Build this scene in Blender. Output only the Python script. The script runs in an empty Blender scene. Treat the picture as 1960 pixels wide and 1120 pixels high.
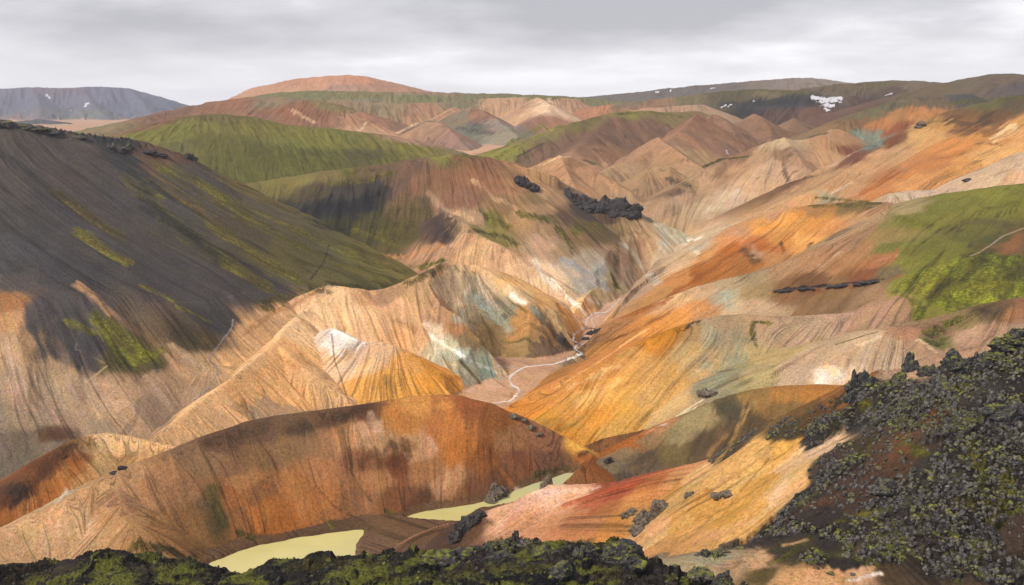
import bpy, bmesh, math, mathutils, random
import numpy as np

scene = bpy.context.scene
# ------------------------------------------------------------------ camera
cam_d = bpy.data.cameras.new("camera"); cam = bpy.data.objects.new("camera", cam_d); scene.collection.objects.link(cam)
cam_d.sensor_width = 36.0; cam_d.lens = 35.0; cam_d.clip_start = 1.0; cam_d.clip_end = 60000.0
cam.location = (0, 0, 250.0); cam.rotation_euler = (math.radians(90 - 10.56), 0, 0)
scene.camera = cam

# ------------------------------------------------------------------ sky: low grey stratus over a Nishita sky
SUN_EL, SUN_AZ = 43.0, -126.0          # degrees; azimuth measured clockwise from the view direction (+Y)
world = bpy.data.worlds.new("World"); scene.world = world; world.use_nodes = True
wn, wl = world.node_tree.nodes, world.node_tree.links; wn.clear()
def wnode(t, **kw):
    n = wn.new(t)
    for k, v in kw.items(): setattr(n, k, v)
    return n
w_out = wnode('ShaderNodeOutputWorld'); w_bg = wnode('ShaderNodeBackground'); wl.new(w_bg.outputs[0], w_out.inputs[0])
sky = wnode('ShaderNodeTexSky', sky_type='NISHITA'); sky.sun_disc = False
sky.sun_elevation = math.radians(SUN_EL); sky.sun_rotation = math.radians(SUN_AZ)
w_tc = wnode('ShaderNodeTexCoord'); w_sep = wnode('ShaderNodeSeparateXYZ'); wl.new(w_tc.outputs['Generated'], w_sep.inputs[0])
def wmath(op, a, b=None, clamp=False):
    n = wnode('ShaderNodeMath', operation=op); n.use_clamp = clamp
    for i, x in enumerate((a, b)):
        if x is None: continue
        if isinstance(x, (int, float)): n.inputs[i].default_value = x
        else: wl.new(x, n.inputs[i])
    return n.outputs[0]
zc = wmath('MAXIMUM', w_sep.outputs[2], 0.0); zc = wmath('ADD', zc, 0.16)
cx = wmath('DIVIDE', w_sep.outputs[0], zc); cy = wmath('DIVIDE', w_sep.outputs[1], zc)
w_comb = wnode('ShaderNodeCombineXYZ'); wl.new(cx, w_comb.inputs[0]); wl.new(cy, w_comb.inputs[1])
def wnoise(scale, det, rough, loc, sx=1., sy=1.):
    mp = wnode('ShaderNodeMapping'); mp.inputs['Location'].default_value = loc; mp.inputs['Scale'].default_value = (sx, sy, 1)
    wl.new(w_comb.outputs[0], mp.inputs['Vector'])
    n = wnode('ShaderNodeTexNoise'); n.inputs['Scale'].default_value = scale; n.inputs['Detail'].default_value = det; n.inputs['Roughness'].default_value = rough
    wl.new(mp.outputs[0], n.inputs['Vector']); return n.outputs[0]
n1 = wnoise(.34, 3, .5, (3.1, 1.2, 0)); n2 = wnoise(1.1, 7, .55, (7.3, 2.2, 0))
cl = wmath('ADD', wmath('MULTIPLY', n1, .62), wmath('MULTIPLY', n2, .38))
w_ramp = wnode('ShaderNodeValToRGB'); wl.new(cl, w_ramp.inputs[0])
e = w_ramp.color_ramp.elements; e[0].position = .42; e[0].color = (3.5, 3.4, 3.7, 1); e[1].position = .57; e[1].color = (7.3, 7.15, 7.4, 1)
m_ = w_ramp.color_ramp.elements.new(.5); m_.color = (4.9, 4.75, 5.05, 1)
# the strip of brighter sky under the deck, low over the horizon
h_ramp = wnode('ShaderNodeValToRGB'); wl.new(w_sep.outputs[2], h_ramp.inputs[0])
e = h_ramp.color_ramp.elements; e[0].position = .0; e[0].color = (.8, .8, .8, 1); e[1].position = .075; e[1].color = (0, 0, 0, 1)
w_mix = wnode('ShaderNodeMixRGB'); wl.new(h_ramp.outputs[0], w_mix.inputs[0]); wl.new(w_ramp.outputs[0], w_mix.inputs[1]); w_mix.inputs[2].default_value = (7.4, 7.3, 7.55, 1)
w_mix2 = wnode('ShaderNodeMixRGB'); w_mix2.inputs[0].default_value = .93; wl.new(sky.outputs[0], w_mix2.inputs[1]); wl.new(w_mix.outputs[0], w_mix2.inputs[2])
wl.new(w_mix2.outputs[0], w_bg.inputs[0]); w_bg.inputs[1].default_value = .1

# ------------------------------------------------------------------ sun, veiled
sd = bpy.data.lights.new("sun", 'SUN'); sd.energy = 3.4; sd.angle = math.radians(7); sd.color = (1, .95, .87)
sun = bpy.data.objects.new("sun", sd); scene.collection.objects.link(sun)
sun.rotation_euler = (math.radians(90 - SUN_EL), 0, math.radians(180 - SUN_AZ))
# light travels away from azimuth SUN_AZ
vs = scene.view_settings; vs.view_transform = 'Standard'; vs.look = 'None'; vs.exposure = .6; vs.gamma = 1.0
scene.cycles.max_bounces = 4; scene.cycles.diffuse_bounces = 2; scene.cycles.volume_bounces = 0

# ------------------------------------------------------------------ world positions from image pixels, by camera rays
CAM_Z = 250.0; F = 1905.6; PITCH = math.radians(10.56)
CP, SP = math.cos(PITCH), math.sin(PITCH)
def ray(u, v):
    a = (u - 980.0) / F; b = (560.0 - v) / F
    d = np.array([a, CP + b * SP, -SP + b * CP])
    return d / math.hypot(d[0], d[1])
def at(u, v, D):
    d = ray(u, v); return (d[0] * D, d[1] * D, CAM_Z + d[2] * D)
def on_level(u, v, z=0.0):
    d = ray(u, v); t = (z - CAM_Z) / d[2]; return (d[0] * t, d[1] * t)

# ------------------------------------------------------------------ noise
_r = np.random.RandomState(7)
_P = _r.permutation(4096).astype(np.int32)
_G = _r.rand(4096).astype(np.float32) * 2 - 1
def vnoise(x, y, seed=0):
    xi = np.floor(x); yi = np.floor(y)
    fx = (x - xi).astype(np.float32); fy = (y - yi).astype(np.float32)
    xi = xi.astype(np.int32); yi = yi.astype(np.int32)
    fx = fx * fx * fx * (fx * (fx * 6 - 15) + 10); fy = fy * fy * fy * (fy * (fy * 6 - 15) + 10)
    def h(i, j): return _G[_P[(i + _P[(j + seed * 57) & 4095]) & 4095]]
    a = h(xi, yi); b = h(xi + 1, yi); c = h(xi, yi + 1); d = h(xi + 1, yi + 1)
    return a + (b - a) * fx + (c - a) * fy + (a - b - c + d) * fx * fy
def fbm(x, y, oct=4, seed=0, gain=.5, lac=2.03):
    s = 0; a = 1.; n = 0
    for o in range(oct):
        s = s + a * vnoise(x, y, seed + o * 3); n += a; a *= gain; x = x * lac + 17.3; y = y * lac + 5.1
    return s / n
def ridged(x, y, oct=3, seed=0, gain=.5):
    s = 0; a = 1.; n = 0
    for o in range(oct):
        s = s + a * (1 - 2 * np.abs(vnoise(x, y, seed + o * 3))); n += a; a *= gain; x = x * 2.1 + 11; y = y * 2.1 + 3
    return s / n
def sstep(a, b, x):
    t = np.clip((x - a) / (b - a), 0, 1); return t * t * (3 - 2 * t)


# ------------------------------------------------------------------ grid
def make_grid(NA, NR, amin=-33.5, amax=33.5):
    az = np.radians(np.linspace(amin, amax, NA)).astype(np.float32)
    # rows: distance stations, dense where the valley is
    segs = [(150, 700, .28), (700, 1500, .33), (1500, 4200, .30), (4200, 13500, .09)]
    rr = []
    for a, b, f in segs:
        n = int(NR * f); rr.append(np.exp(np.linspace(math.log(a), math.log(b), n, endpoint=False)))
    rr = np.concatenate(rr + [[13500.0, 16000.0]]).astype(np.float32)
    A, R = np.meshgrid(az, rr)        # rows = distance
    return az, rr, R * np.sin(A), R * np.cos(A), R

def build(NA, NR):
    az, rr, X, Y, R = make_grid(NA, NR)
    base = base_height(X, Y, R)
    Z = base.astype(np.float32)
    O = np.full(X.shape, -1, np.int16); Q = (X * .6 + Y * .8).astype(np.float32); DD = np.zeros_like(Z) + 5
    for ri, rg in enumerate(RIDGES):
        pts = np.array([at(*p) for p in rg['p']], np.float32)
        sl, sr, se, w = rg['sl'], rg['sr'], rg['se'], rg['w']
        zmin = rg.get('zmin', -10.)
        reach = (pts[:, 2].max() - zmin) / min(sl, sr) * 1.35 + 20
        # block of the grid that can matter
        dist = np.hypot(pts[:, 0], pts[:, 1])
        r0 = max(np.searchsorted(rr, dist.min() - reach) - 1, 0); r1 = min(np.searchsorted(rr, dist.max() + reach) + 1, len(rr))
        aa = np.arctan2(pts[:, 0], pts[:, 1]); da = math.asin(min(.99, reach / max(dist.min(), 1)))
        if reach > dist.min(): da = 1.2
        c0 = max(np.searchsorted(az, aa.min() - da) - 1, 0); c1 = min(np.searchsorted(az, aa.max() + da) + 1, len(az))
        if r1 <= r0 or c1 <= c0: continue
        x = X[r0:r1, c0:c1]; y = Y[r0:r1, c0:c1]
        # natural wobble of ridge lines
        wob = rg['wob']
        bx = x + wob * fbm(x / 45, y / 45, 2, 40 + ri); by = y + wob * fbm(x / 45, y / 45, 2, 80 + ri)
        zs_, qs_, ds_, ss_ = [], [], [], []; acc = 0.
        pts = smooth(pts)
        best = np.full(x.shape, 1e9, np.float32); S = np.zeros_like(best); seg = []
        for i in range(len(pts) - 1):
            p, q = pts[i], pts[i + 1]; dx, dy = q[0] - p[0], q[1] - p[1]; L = math.hypot(dx, dy) + 1e-6
            t = np.clip(((bx - p[0]) * dx + (by - p[1]) * dy) / (L * L), 0, 1)
            ox = bx - p[0] - t * dx; oy = by - p[1] - t * dy; d = np.sqrt(ox * ox + oy * oy)
            side = (dx * oy - dy * ox) / (L * np.maximum(d, 1e-3))        # +1 left ... -1 right, in between at end caps
            tip = ((t <= 0) & (i == 0)) | ((t >= 1) & (i == len(pts) - 2))
            side = np.where(tip, side, np.where(side >= 0, 1., -1.))
            Si = np.where(side > 0, se + (sl - se) * side, se + (sr - se) * (-side))
            m = d < best; best = np.where(m, d, best); S = np.where(m, Si, S).astype(np.float32)
            zs_.append((p[2] + t * (q[2] - p[2])).astype(np.float32)); ds_.append(d.astype(np.float32))
            qs_.append((acc + t * L + rg['C'] * np.arctan2(ox, -oy)).astype(np.float32)); acc += L
        for i in range(len(zs_)): zs_[i] -= S * np.maximum(np.sqrt(ds_[i] ** 2 + w * w) - w, 0)
        zm = zs_[0]
        for z_ in zs_[1:]: zm = np.maximum(zm, z_)
        W = 0; q = 0; d = 0; tau = 2.5 * rg['sc']
        for z_, q_, d_ in zip(zs_, qs_, ds_):
            wt = np.exp((z_ - zm) / tau); W = W + wt; q = q + wt * q_; d = d + wt * d_
        q = q / W; d = d / W
        q = q - rg['skew'] * np.where(d < 230, d, 230 + (d - 230) * .15)
        dd = np.maximum(np.sqrt(d * d + w * w) - w, 0)
        s_ = q
        sc = rg['sc']
        n1 = fbm(q / (55 * sc) + ri * 7.7, d / (160 * sc), 3, ri)
        n2 = ridged(q / (17 * sc) + ri * 3.3 + .25 * vnoise(q / (30 * sc), d / (60 * sc), 5), d / (95 * sc), 3, ri + 11)
        n3 = ridged(q / (6.3 * sc) + ri * 1.3, d / (70 * sc), 2, ri + 21)
        z = zm - S * np.minimum(dd, 130 * sc) * rg['a'] * n1 + .32 * rg['g'] * sc * (n3 - .5) * sstep(3 * sc, 30 * sc, d) + rg['g'] * sc * (n2 - .55) * sstep(2 * sc, 45 * sc, d) + rg['cn'] * fbm(s_ / (14 * sc), d / (14 * sc), 3, ri + 5) * np.exp(-d / (12 * sc))
        Zb = Z[r0:r1, c0:c1]; m = z > Zb
        # small blend in creases
        k = rg['k']
        hh = np.clip(.5 + .5 * (z - Zb) / k, 0, 1); zs = Zb + (z - Zb) * hh + k * hh * (1 - hh) * .5
        Z[r0:r1, c0:c1] = zs
        O[r0:r1, c0:c1] = np.where(m, ri, O[r0:r1, c0:c1]); Q[r0:r1, c0:c1] = np.where(m, q, Q[r0:r1, c0:c1]); DD[r0:r1, c0:c1] = np.where(m, d, DD[r0:r1, c0:c1])
    # general roughness, growing with distance because far cells are larger
    sc = np.clip(R / 900, .35, 4)
    Z += (fbm(X / 22, Y / 22, 4, 200) * .9 * sc * (O >= 0)).astype(np.float32)
    Z0 = Z.copy(); Z = after(X, Y, R, Z, O)
    O = np.where((R > 440) & (R < 1450) & (Z < 2.6) & (Z < Z0 - .2), -1, O)
    return dict(az=az, rr=rr, X=X, Y=Y, Z=Z, R=R, O=O, Q=Q, D=DD)

def smooth(p):
    p = np.asarray(p, np.float32)
    if len(p) < 3: return p
    out = [p[0]]
    for i in range(1, len(p) - 1):
        out.append(p[i] * .75 + p[i - 1] * .25); out.append(p[i] * .75 + p[i + 1] * .25)
    out.append(p[-1]); return np.array(out)

def make_hitter(T):
    az, rr, Z = T['az'], T['rr'], T['Z']
    def hit(u, v):
        d = ray(u, v); a = math.atan2(d[0], d[1])
        c = (a - az[0]) / (az[-1] - az[0]) * (len(az) - 1); i = int(min(max(c, 0), len(az) - 2)); f = min(max(c - i, 0), 1)
        col = Z[:, i] * (1 - f) + Z[:, i + 1] * f
        los = CAM_Z + d[2] * rr
        idx = np.nonzero(col >= los)[0]
        if len(idx) == 0: return None
        j = idx[0]
        if j == 0: D = rr[0]
        else:
            a0 = los[j - 1] - col[j - 1]; a1 = col[j] - los[j]; D = rr[j - 1] + (rr[j] - rr[j - 1]) * a0 / max(a0 + a1, 1e-6)
        return np.array([d[0] * D, d[1] * D, CAM_Z + d[2] * D])
    return hit
RIDGES = []
def rid(hill, pts, sl=.55, sr=.55, se=None, w=3., a=.09, g=2.1, C=60., skew=0., cc=0., cn=0., wob=3., sc=1., k=1.2, **kw):
    RIDGES.append(dict(hill=hill, p=pts, sl=sl, sr=sr, se=(sl + sr) / 2 if se is None else se, w=w, a=a, g=g, C=C, skew=skew, cc=cc, cn=cn, wob=wob, sc=sc, k=k, **kw))
# --- foreground
rid('fore_left', [(-120,1095,342),(0,1082,340),(60,1078,340),(130,1070,335),(200,1062,330),(260,1066,330),(330,1075,325),(400,1090,315),(460,1102,305)], .7,.18,se=.8, w=6,g=.8,wob=2,sc=.4,a=.1,cn=1.5)
rid('fore_lava', [(470,1108,300),(560,1098,290),(640,1084,285),(760,1080,280),(800,1068,276),(880,1056,270),(960,1052,266),(1000,1058,263),(1050,1052,262),(1130,1040,260),(1180,1040,260),(1220,1062,258),(1260,1080,255),(1330,1088,250),(1390,1100,248),(1430,1125,245)], .9,.2,se=1.2, w=3,g=.8,wob=2,sc=.3,a=.1,cn=2.)
rid('fore_right', [(1330,1078,290),(1450,1062,300),(1520,1040,310),(1600,1000,320),(1700,950,330)], .55,.2, w=8,g=.5,wob=2,sc=.4,a=.1)
rid('lava_slope', [(1507,838,446),(1555,813,442),(1601,779,432),(1632,742,425),(1655,714,415),(1743,705,405),(1810,690,395),(1909,675,388),(1960,640,380),(2100,620,380)], .8,.72,se=.9, w=3,g=1.2,wob=3,sc=.4,a=.12,cn=2.)
rid('pink_hill', [(935,942,480),(980,935,480),(1060,930,478),(1120,930,475),(1200,925,470),(1270,905,462),(1330,890,455),(1400,872,448),(1480,850,440),(1555,830,430),(1590,845,420),(1610,870,410)], .6,.5,se=1.1, w=6,g=.5,wob=2,sc=.5,a=.12,C=40,skew=-.8)
# --- red-brown hill and its neighbours
rid('red_hill', [(-150,1090,550),(0,1015,590),(100,965,600),(200,915,610),(300,870,625),(400,835,640),(500,800,655),(600,786,665),(700,775,670),(820,755,680),(900,762,675),(990,797,665),(1060,840,655),(1128,890,640)], .6,.62, w=6,wob=3,g=1.4,sc=.7,k=1.)
rid('red_hill', [(200,915,610),(250,985,572),(268,1030,556)], .6,.6,w=5,wob=3,sc=.6)
rid('rust_hill', [(-90,1020,635),(0,962,650),(60,900,665),(110,852,680),(180,828,695),(240,836,692),(320,852,683),(350,862,670)], .6,.7, w=2.5,sc=.6,cn=1.,g=.8)
# --- dark mountain
rid('dark_mountain', [(-400,190,1150),(-100,222,1110),(0,230,1100),(60,240,1100),(120,250,1105),(200,262,1115),(260,266,1125),(330,290,1130),(345,296,1132)], .55,.62,se=.56, w=2,g=2.2,C=150,skew=.7,cn=4.,a=.12,sc=1.1)
rid('dark_mountain', [(150,540,985),(250,600,930),(335,655,880),(405,700,830)], .5,.5,w=25,sc=.8)
# --- cream hill
rid('cream_hill', [(440,640,905),(530,590,935),(590,558,955),(630,545,965),(680,552,965),(720,558,970),(780,537,985),(860,497,1010)], .5,.6,w=2,sc=.8,g=3.2,a=.13)
rid('cream_hill', [(630,545,965),(575,600,925),(545,628,895),(525,655,865),(470,700,820),(400,755,775),(340,802,735),(290,842,710)], .6,.6,w=2,sc=.7,g=3.2,a=.13)
rid('cream_hill', [(680,552,965),(740,610,945),(820,655,925),(880,680,915),(930,700,908),(968,725,900)], .55,.55,w=4,sc=.8,g=3.2,a=.13)
rid('orange_spur', [(635,628,900),(680,652,880),(700,657,870),(740,655,865),(790,680,858),(840,720,850),(890,757,840)], .6,.6,w=2,sc=.7)
rid('cream_hill', [(525,655,865),(580,700,835),(640,745,815),(680,775,800)], .6,.6,w=2,sc=.7,g=3.2,a=.13)
# --- teal cone hill
rid('teal_hill', [(860,497,1010),(910,522,1005),(950,560,1000),(1000,598,1000),(1050,632,998),(1100,668,995)], .6,.6,w=2,sc=.8,g=3.2,a=.13)
rid('teal_hill', [(862,495,1012),(930,510,1050),(990,530,1080),(1050,570,1100),(1095,605,1110),(1122,628,1115)], .6,.6,w=2,sc=.8,g=3.2,a=.13)
rid('teal_hill', [(905,520,1005),(915,560,975),(925,600,952),(940,660,930)], .7,.7,w=2,sc=.7,g=3.2,a=.13)
rid('teal_hill', [(770,545,980),(830,600,962),(900,660,950),(950,690,945)], .6,.6,w=3,sc=.7,g=3.2,a=.13)
# --- brown dome behind
rid('brown_dome', [(440,356,1480),(560,338,1480),(640,325,1470),(720,318,1470),(800,303,1475),(870,296,1480),(920,298,1490),(950,306,1490),(1000,330,1490),(1040,355,1490),(1065,380,1495)], .3,.6,se=.6,w=10,g=2.,sc=1.)
rid('brown_dome', [(850,405,1340),(880,415,1330),(900,440,1300),(960,470,1270),(1010,505,1245),(1070,550,1215),(1130,600,1190)], .6,.6,w=3,sc=.9,g=3.2,a=.13)
rid('brown_dome', [(985,425,1380),(1030,460,1340),(1080,500,1310),(1130,545,1280),(1170,580,1258)], .6,.6,w=3,sc=.9,g=3.2,a=.13)
rid('brown_dome', [(1075,400,1490),(1090,440,1450),(1120,470,1420),(1155,500,1380),(1182,553,1340)], .6,.6,w=4,sc=.9,g=3.2,a=.13)
rid('crag_hill', [(1058,392,1500),(1085,380,1500),(1140,384,1500),(1190,390,1500),(1218,412,1500),(1260,425,1500),(1300,440,1500),(1345,490,1480)], .5,.6,w=5,sc=.9,g=3.2,a=.13)
rid('crag_hill', [(1160,440,1460),(1195,500,1400),(1215,555,1350)], .6,.6,w=4,sc=.8,g=3.2,a=.13)
rid('crag_hill', [(1225,420,1500),(1240,480,1430),(1255,540,1375)], .6,.6,w=4,sc=.8,g=3.2,a=.13)
rid('crag_hill', [(1290,440,1500),(1325,500,1440)], .6,.6,w=4,sc=.8,g=3.2,a=.13)
# --- right side, front to back
rid('olive_spur', [(1075,925,640),(1131,890,650),(1201,860,665),(1241,836,680),(1321,796,690),(1389,761,700),(1460,739,705),(1540,735,705),(1620,737,700),(1720,735,690)], .55,.55,w=4,sc=.7)
rid('rust_knob', [(1105,870,690),(1147,841,705),(1188,830,710),(1228,824,715),(1260,817,720)], .8,.8,w=2,sc=.5,cn=1.5)
rid('beige_dome', [(1480,738,740),(1542,690,760),(1590,662,770),(1640,645,775),(1690,633,780),(1740,625,785),(1800,634,790),(1850,628,795),(1900,600,800),(1960,572,810),(2100,560,820)], .4,.5,w=10,sc=.7)
rid('beige_dome', [(1740,625,785),(1775,655,765),(1805,682,742),(1830,720,725)], .5,.5,w=6,sc=.6)
rid('orange_hill', [(1030,770,770),(1089,734,780),(1126,707,790),(1190,678,810),(1249,645,825),(1300,624,838),(1367,605,850),(1429,602,860),(1500,607,865),(1580,602,870),(1640,598,880),(1690,577,895),(1725,562,910)], .5,.45,w=4,sc=.8,skew=-.6)
rid('banded_ridge', [(1070,702,940),(1110,672,960),(1193,622,990),(1228,598,1000),(1295,566,1010),(1362,539,1020),(1460,518,1020),(1540,485,1030),(1620,462,1040),(1700,425,1060),(1735,402,1090)], .5,.5,w=4,sc=.8,skew=-.6)
rid('moss_field', [(1700,412,1100),(1745,392,1110),(1800,372,1115),(1870,362,1120),(1960,350,1120),(2100,345,1120)], .5,.3,se=.8,w=15,sc=.9,g=1.)
rid('amber_ridge', [(1122,655,1050),(1160,608,1110),(1240,545,1170),(1300,510,1190),(1360,465,1210),(1420,430,1215),(1490,400,1220),(1560,390,1220),(1640,386,1210),(1700,388,1190)], .5,.55,w=4,sc=.8,skew=-.4)
rid('pale_ridge', [(1690,384,1240),(1720,366,1250),(1800,362,1260),(1860,350,1265),(1960,290,1320),(2100,240,1350)], .5,.45,w=6,sc=.9)
rid('long_ridge', [(1345,492,1330),(1400,445,1380),(1480,400,1420),(1560,365,1470),(1640,320,1530),(1700,280,1580),(1760,240,1620),(1800,217,1640),(1860,202,1650),(1900,192,1650),(1960,180,1650),(2150,170,1650)], .5,.5,w=6,sc=1.1,skew=-.5)
rid('tan_hill', [(1222,402,1650),(1300,357,1700),(1340,332,1750),(1400,300,1780),(1460,275,1800),(1500,262,1800),(1530,270,1810),(1560,264,1830),(1600,242,1860),(1625,262,1850),(1650,290,1840)], .5,.55,w=1,sc=1.1,a=.05,g=1.3)
rid('tan_hill', [(1500,262,1800),(1535,310,1720),(1560,350,1670)], .6,.6,w=1,sc=1.,a=.05,g=1.3)
rid('tan_hill', [(1340,332,1750),(1380,370,1680),(1420,410,1620)], .6,.6,w=1,sc=1.,a=.05,g=1.3)
rid('teal_flank', [(1580,255,2150),(1640,217,2250),(1700,195,2300),(1760,185,2300),(1850,180,2300)], .4,.5,w=10,sc=1.4)
# pyramids in the middle distance
rid('pyramid', [(960,345,1750),(1010,322,1780),(1070,296,1800),(1120,312,1780),(1200,362,1720),(1230,385,1700)], .6,.6,w=1,sc=1.1,a=.05,g=1.3)
rid('pyramid', [(1070,296,1800),(1090,340,1700),(1110,370,1650)], .6,.6,w=1,a=.05,g=1.3)
rid('pyramid', [(1130,335,1950),(1240,292,2050),(1300,252,2200),(1335,217,2300)], .6,.6,w=1,sc=1.2,a=.05,g=1.3)
rid('pyramid', [(1260,262,2120),(1300,292,2020),(1350,325,1920),(1380,345,1880)], .6,.6,w=1,sc=1.2,a=.05,g=1.3)
rid('pyramid', [(1200,375,1800),(1240,335,1850),(1262,305,1900),(1330,350,1850),(1380,375,1800)], .6,.6,w=1,sc=1.1,a=.05,g=1.3)
rid('pyramid', [(1350,230,2400),(1370,215,2450),(1400,245,2350),(1420,300,2200)], .55,.55,w=1,sc=1.3,a=.05,g=1.3)
rid('pyramid', [(1430,225,2500),(1450,215,2500),(1480,250,2400),(1470,290,2250)], .55,.55,w=1,sc=1.3,a=.05,g=1.3)
rid('pyramid', [(1520,225,2600),(1500,262,2450),(1440,310,2200),(1330,340,2050)], .5,.5,w=1,sc=1.3,a=.05,g=1.3)
rid('dark_ridge', [(940,302,2150),(1020,270,2200),(1100,236,2300),(1160,219,2350),(1220,211,2400),(1290,216,2450),(1335,212,2500)], .35,.5,w=12,sc=1.3)
rid('dark_ridge', [(1160,219,2350),(1130,262,2200),(1080,300,2050)], .5,.5,w=10,sc=1.3)
# --- green hill and plateaux
rid('green_hill', [(250,282,1850),(300,248,1900),(350,223,1930),(430,216,1950),(520,238,1900),(650,247,1880),(760,263,1850),(850,296,1800),(920,320,1750)], .3,.28,w=40,sc=1.3,g=2.5)
rid('green_hill', [(480,330,1700),(560,318,1680),(650,322,1650),(760,330,1640)], .2,.3,w=20,sc=1.2)
rid('plateau_left', [(150,270,2600),(260,228,2800),(345,206,2900),(430,191,2900),(520,184,2850),(600,190,2800),(650,202,2750),(700,225,2700)], .3,.4,w=15,sc=1.6)
rid('pink_badlands', [(640,190,3300),(760,200,3300),(850,195,3350),(950,188,3400),(1040,184,3400),(1100,190,3400)], .3,.55,w=10,sc=1.8,a=.35,g=4)
rid('pink_badlands', [(640,200,3100),(700,235,2850),(760,258,2650)], .5,.5,w=5,sc=1.6,a=.05,g=1.3)
rid('pink_badlands', [(870,205,3100),(830,228,2950),(760,255,2750)], .5,.5,w=5,sc=1.6,a=.05,g=1.3)
rid('pink_badlands', [(790,250,2600),(830,228,2650),(870,255,2550),(900,290,2450)], .55,.55,w=8,sc=1.4,a=.05,g=1.3)
rid('pink_badlands', [(880,210,2950),(910,203,2950),(960,235,2800),(990,260,2650)], .5,.5,w=5,sc=1.5,a=.05,g=1.3)
rid('pink_badlands', [(1030,186,3200),(1060,205,3050),(1000,235,2900),(960,262,2700)], .5,.5,w=5,sc=1.5,a=.05,g=1.3)
rid('pink_badlands', [(1340,200,2900),(1200,210,2900),(1100,235,2800),(1040,262,2650),(950,290,2450)], .35,.4,w=10,sc=1.5,a=.05,g=1.3)
rid('plateau_middle', [(480,186,3900),(560,173,3900),(700,176,3900),(800,176,3900),(900,178,3900),(1000,181,3900),(1090,184,3900),(1200,195,3800)], .2,.2,w=20,sc=2.5)
rid('plateau_right', [(1130,205,3300),(1200,196,3300),(1290,186,3300),(1380,176,3300),(1440,170,3300),(1520,172,3250),(1600,176,3200)], .2,.55,w=20,sc=1.8,a=.3,g=4)
rid('plateau_right', [(1480,180,3500),(1560,166,3500),(1650,158,3500),(1720,153,3500),(1800,158,3400),(1850,168,3200)], .2,.45,w=20,sc=2,a=.3,g=4)
rid('plateau_right', [(1620,230,2700),(1700,195,2800),(1780,168,2900),(1850,150,2900),(1900,142,2850),(1960,142,2800),(2150,150,2800)], .3,.4,w=30,sc=1.8)
rid('snow_plateau', [(1060,190,5200),(1200,179,5200),(1300,166,5200),(1440,155,5200),(1500,150,5200),(1560,148,5200),(1590,157,5200),(1640,172,5200)], .2,.25,w=30,sc=2.5)
rid('orange_peak', [(480,196,5600),(520,168,5600),(560,151,5600),(620,146,5600),(680,142,5600),(740,156,5600),(790,170,5600),(860,186,5600)], .3,.25,se=.5,w=30,sc=2.5)
rid('dark_mound', [(20,240,6500),(60,227,6500),(110,232,6500),(150,244,6500),(200,250,6500)], .2,.2,w=30,sc=3)
rid('blue_mountain', [(-300,160,9500),(0,170,9500),(60,166,9500),(120,169,9500),(180,165,9500),(240,168,9500),(262,178,9500),(290,192,9500),(320,203,9500),(345,210,9500),(400,228,9500)], .3,.33,w=40,sc=4,a=.15,g=5)  # its bluish ground samples put distance haze into the colour
rid('blue_mountain', [(60,168,9500),(80,215,8500),(60,240,8000)], .3,.3,w=20,sc=4,g=8)
rid('blue_mountain', [(245,168,9500),(280,205,8900),(300,232,8400)], .35,.35,w=20,sc=4,g=8)
rid('blue_mountain', [(150,168,9500),(190,215,8600),(225,238,8000)], .3,.3,w=20,sc=4,g=8)

FAN = [(700,1018),(735,1003),(770,992),(840,996),(885,998),(880,1030),(840,1070),(760,1090),(684,1075),(688,1040)]
FLOOR = [(870,760),(905,742),(940,730),(972,722),(962,705),(930,692),(960,684),(1010,690),(1060,686),(1108,668),(1112,655),(1122,632),(1100,620),(1140,605),(1158,585),(1185,572),(1215,560),(1250,550),(1262,556),(1222,575),(1190,590),(1160,612),(1150,628),(1130,650),(1105,680),(1072,705),(1045,735),(1005,768),(975,790),(930,800),(880,790)]
POOLS = [[(380,1085),(400,1072),(450,1051),(500,1037),(560,1025),(620,1016),(680,1008),(706,1008),(700,1018),(688,1040),(686,1068),(640,1090),(560,1110),(450,1120)],
 [(765,988),(800,976),(850,968),(900,961),(950,948),(985,934),(1030,918),(1085,901),(1105,901),(1090,918),(1050,950),(980,965),(920,972),(895,985),(885,998),(840,996),(790,992)]]
def base_height(X, Y, R):
    b = 150 * sstep(1450, 2600, R) + 0 * X
    return b + .8 + .5 * fbm(X / 30, Y / 30, 3, 300)
def poly_sd(px, py, poly):
    d = np.full(px.shape, 1e9, np.float32); inside = np.zeros(px.shape, bool)
    n = len(poly)
    for i in range(n):
        ax, ay = poly[i]; bx, by = poly[(i + 1) % n]; ex, ey = bx - ax, by - ay
        t = np.clip(((px - ax) * ex + (py - ay) * ey) / (ex * ex + ey * ey), 0, 1)
        d = np.minimum(d, np.hypot(px - ax - t * ex, py - ay - t * ey))
        c = (ay > py) != (by > py)
        inside ^= c & (px < (bx - ax) * (py - ay) / (by - ay + 1e-9) + ax)
    return np.where(inside, -d, d)
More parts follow.
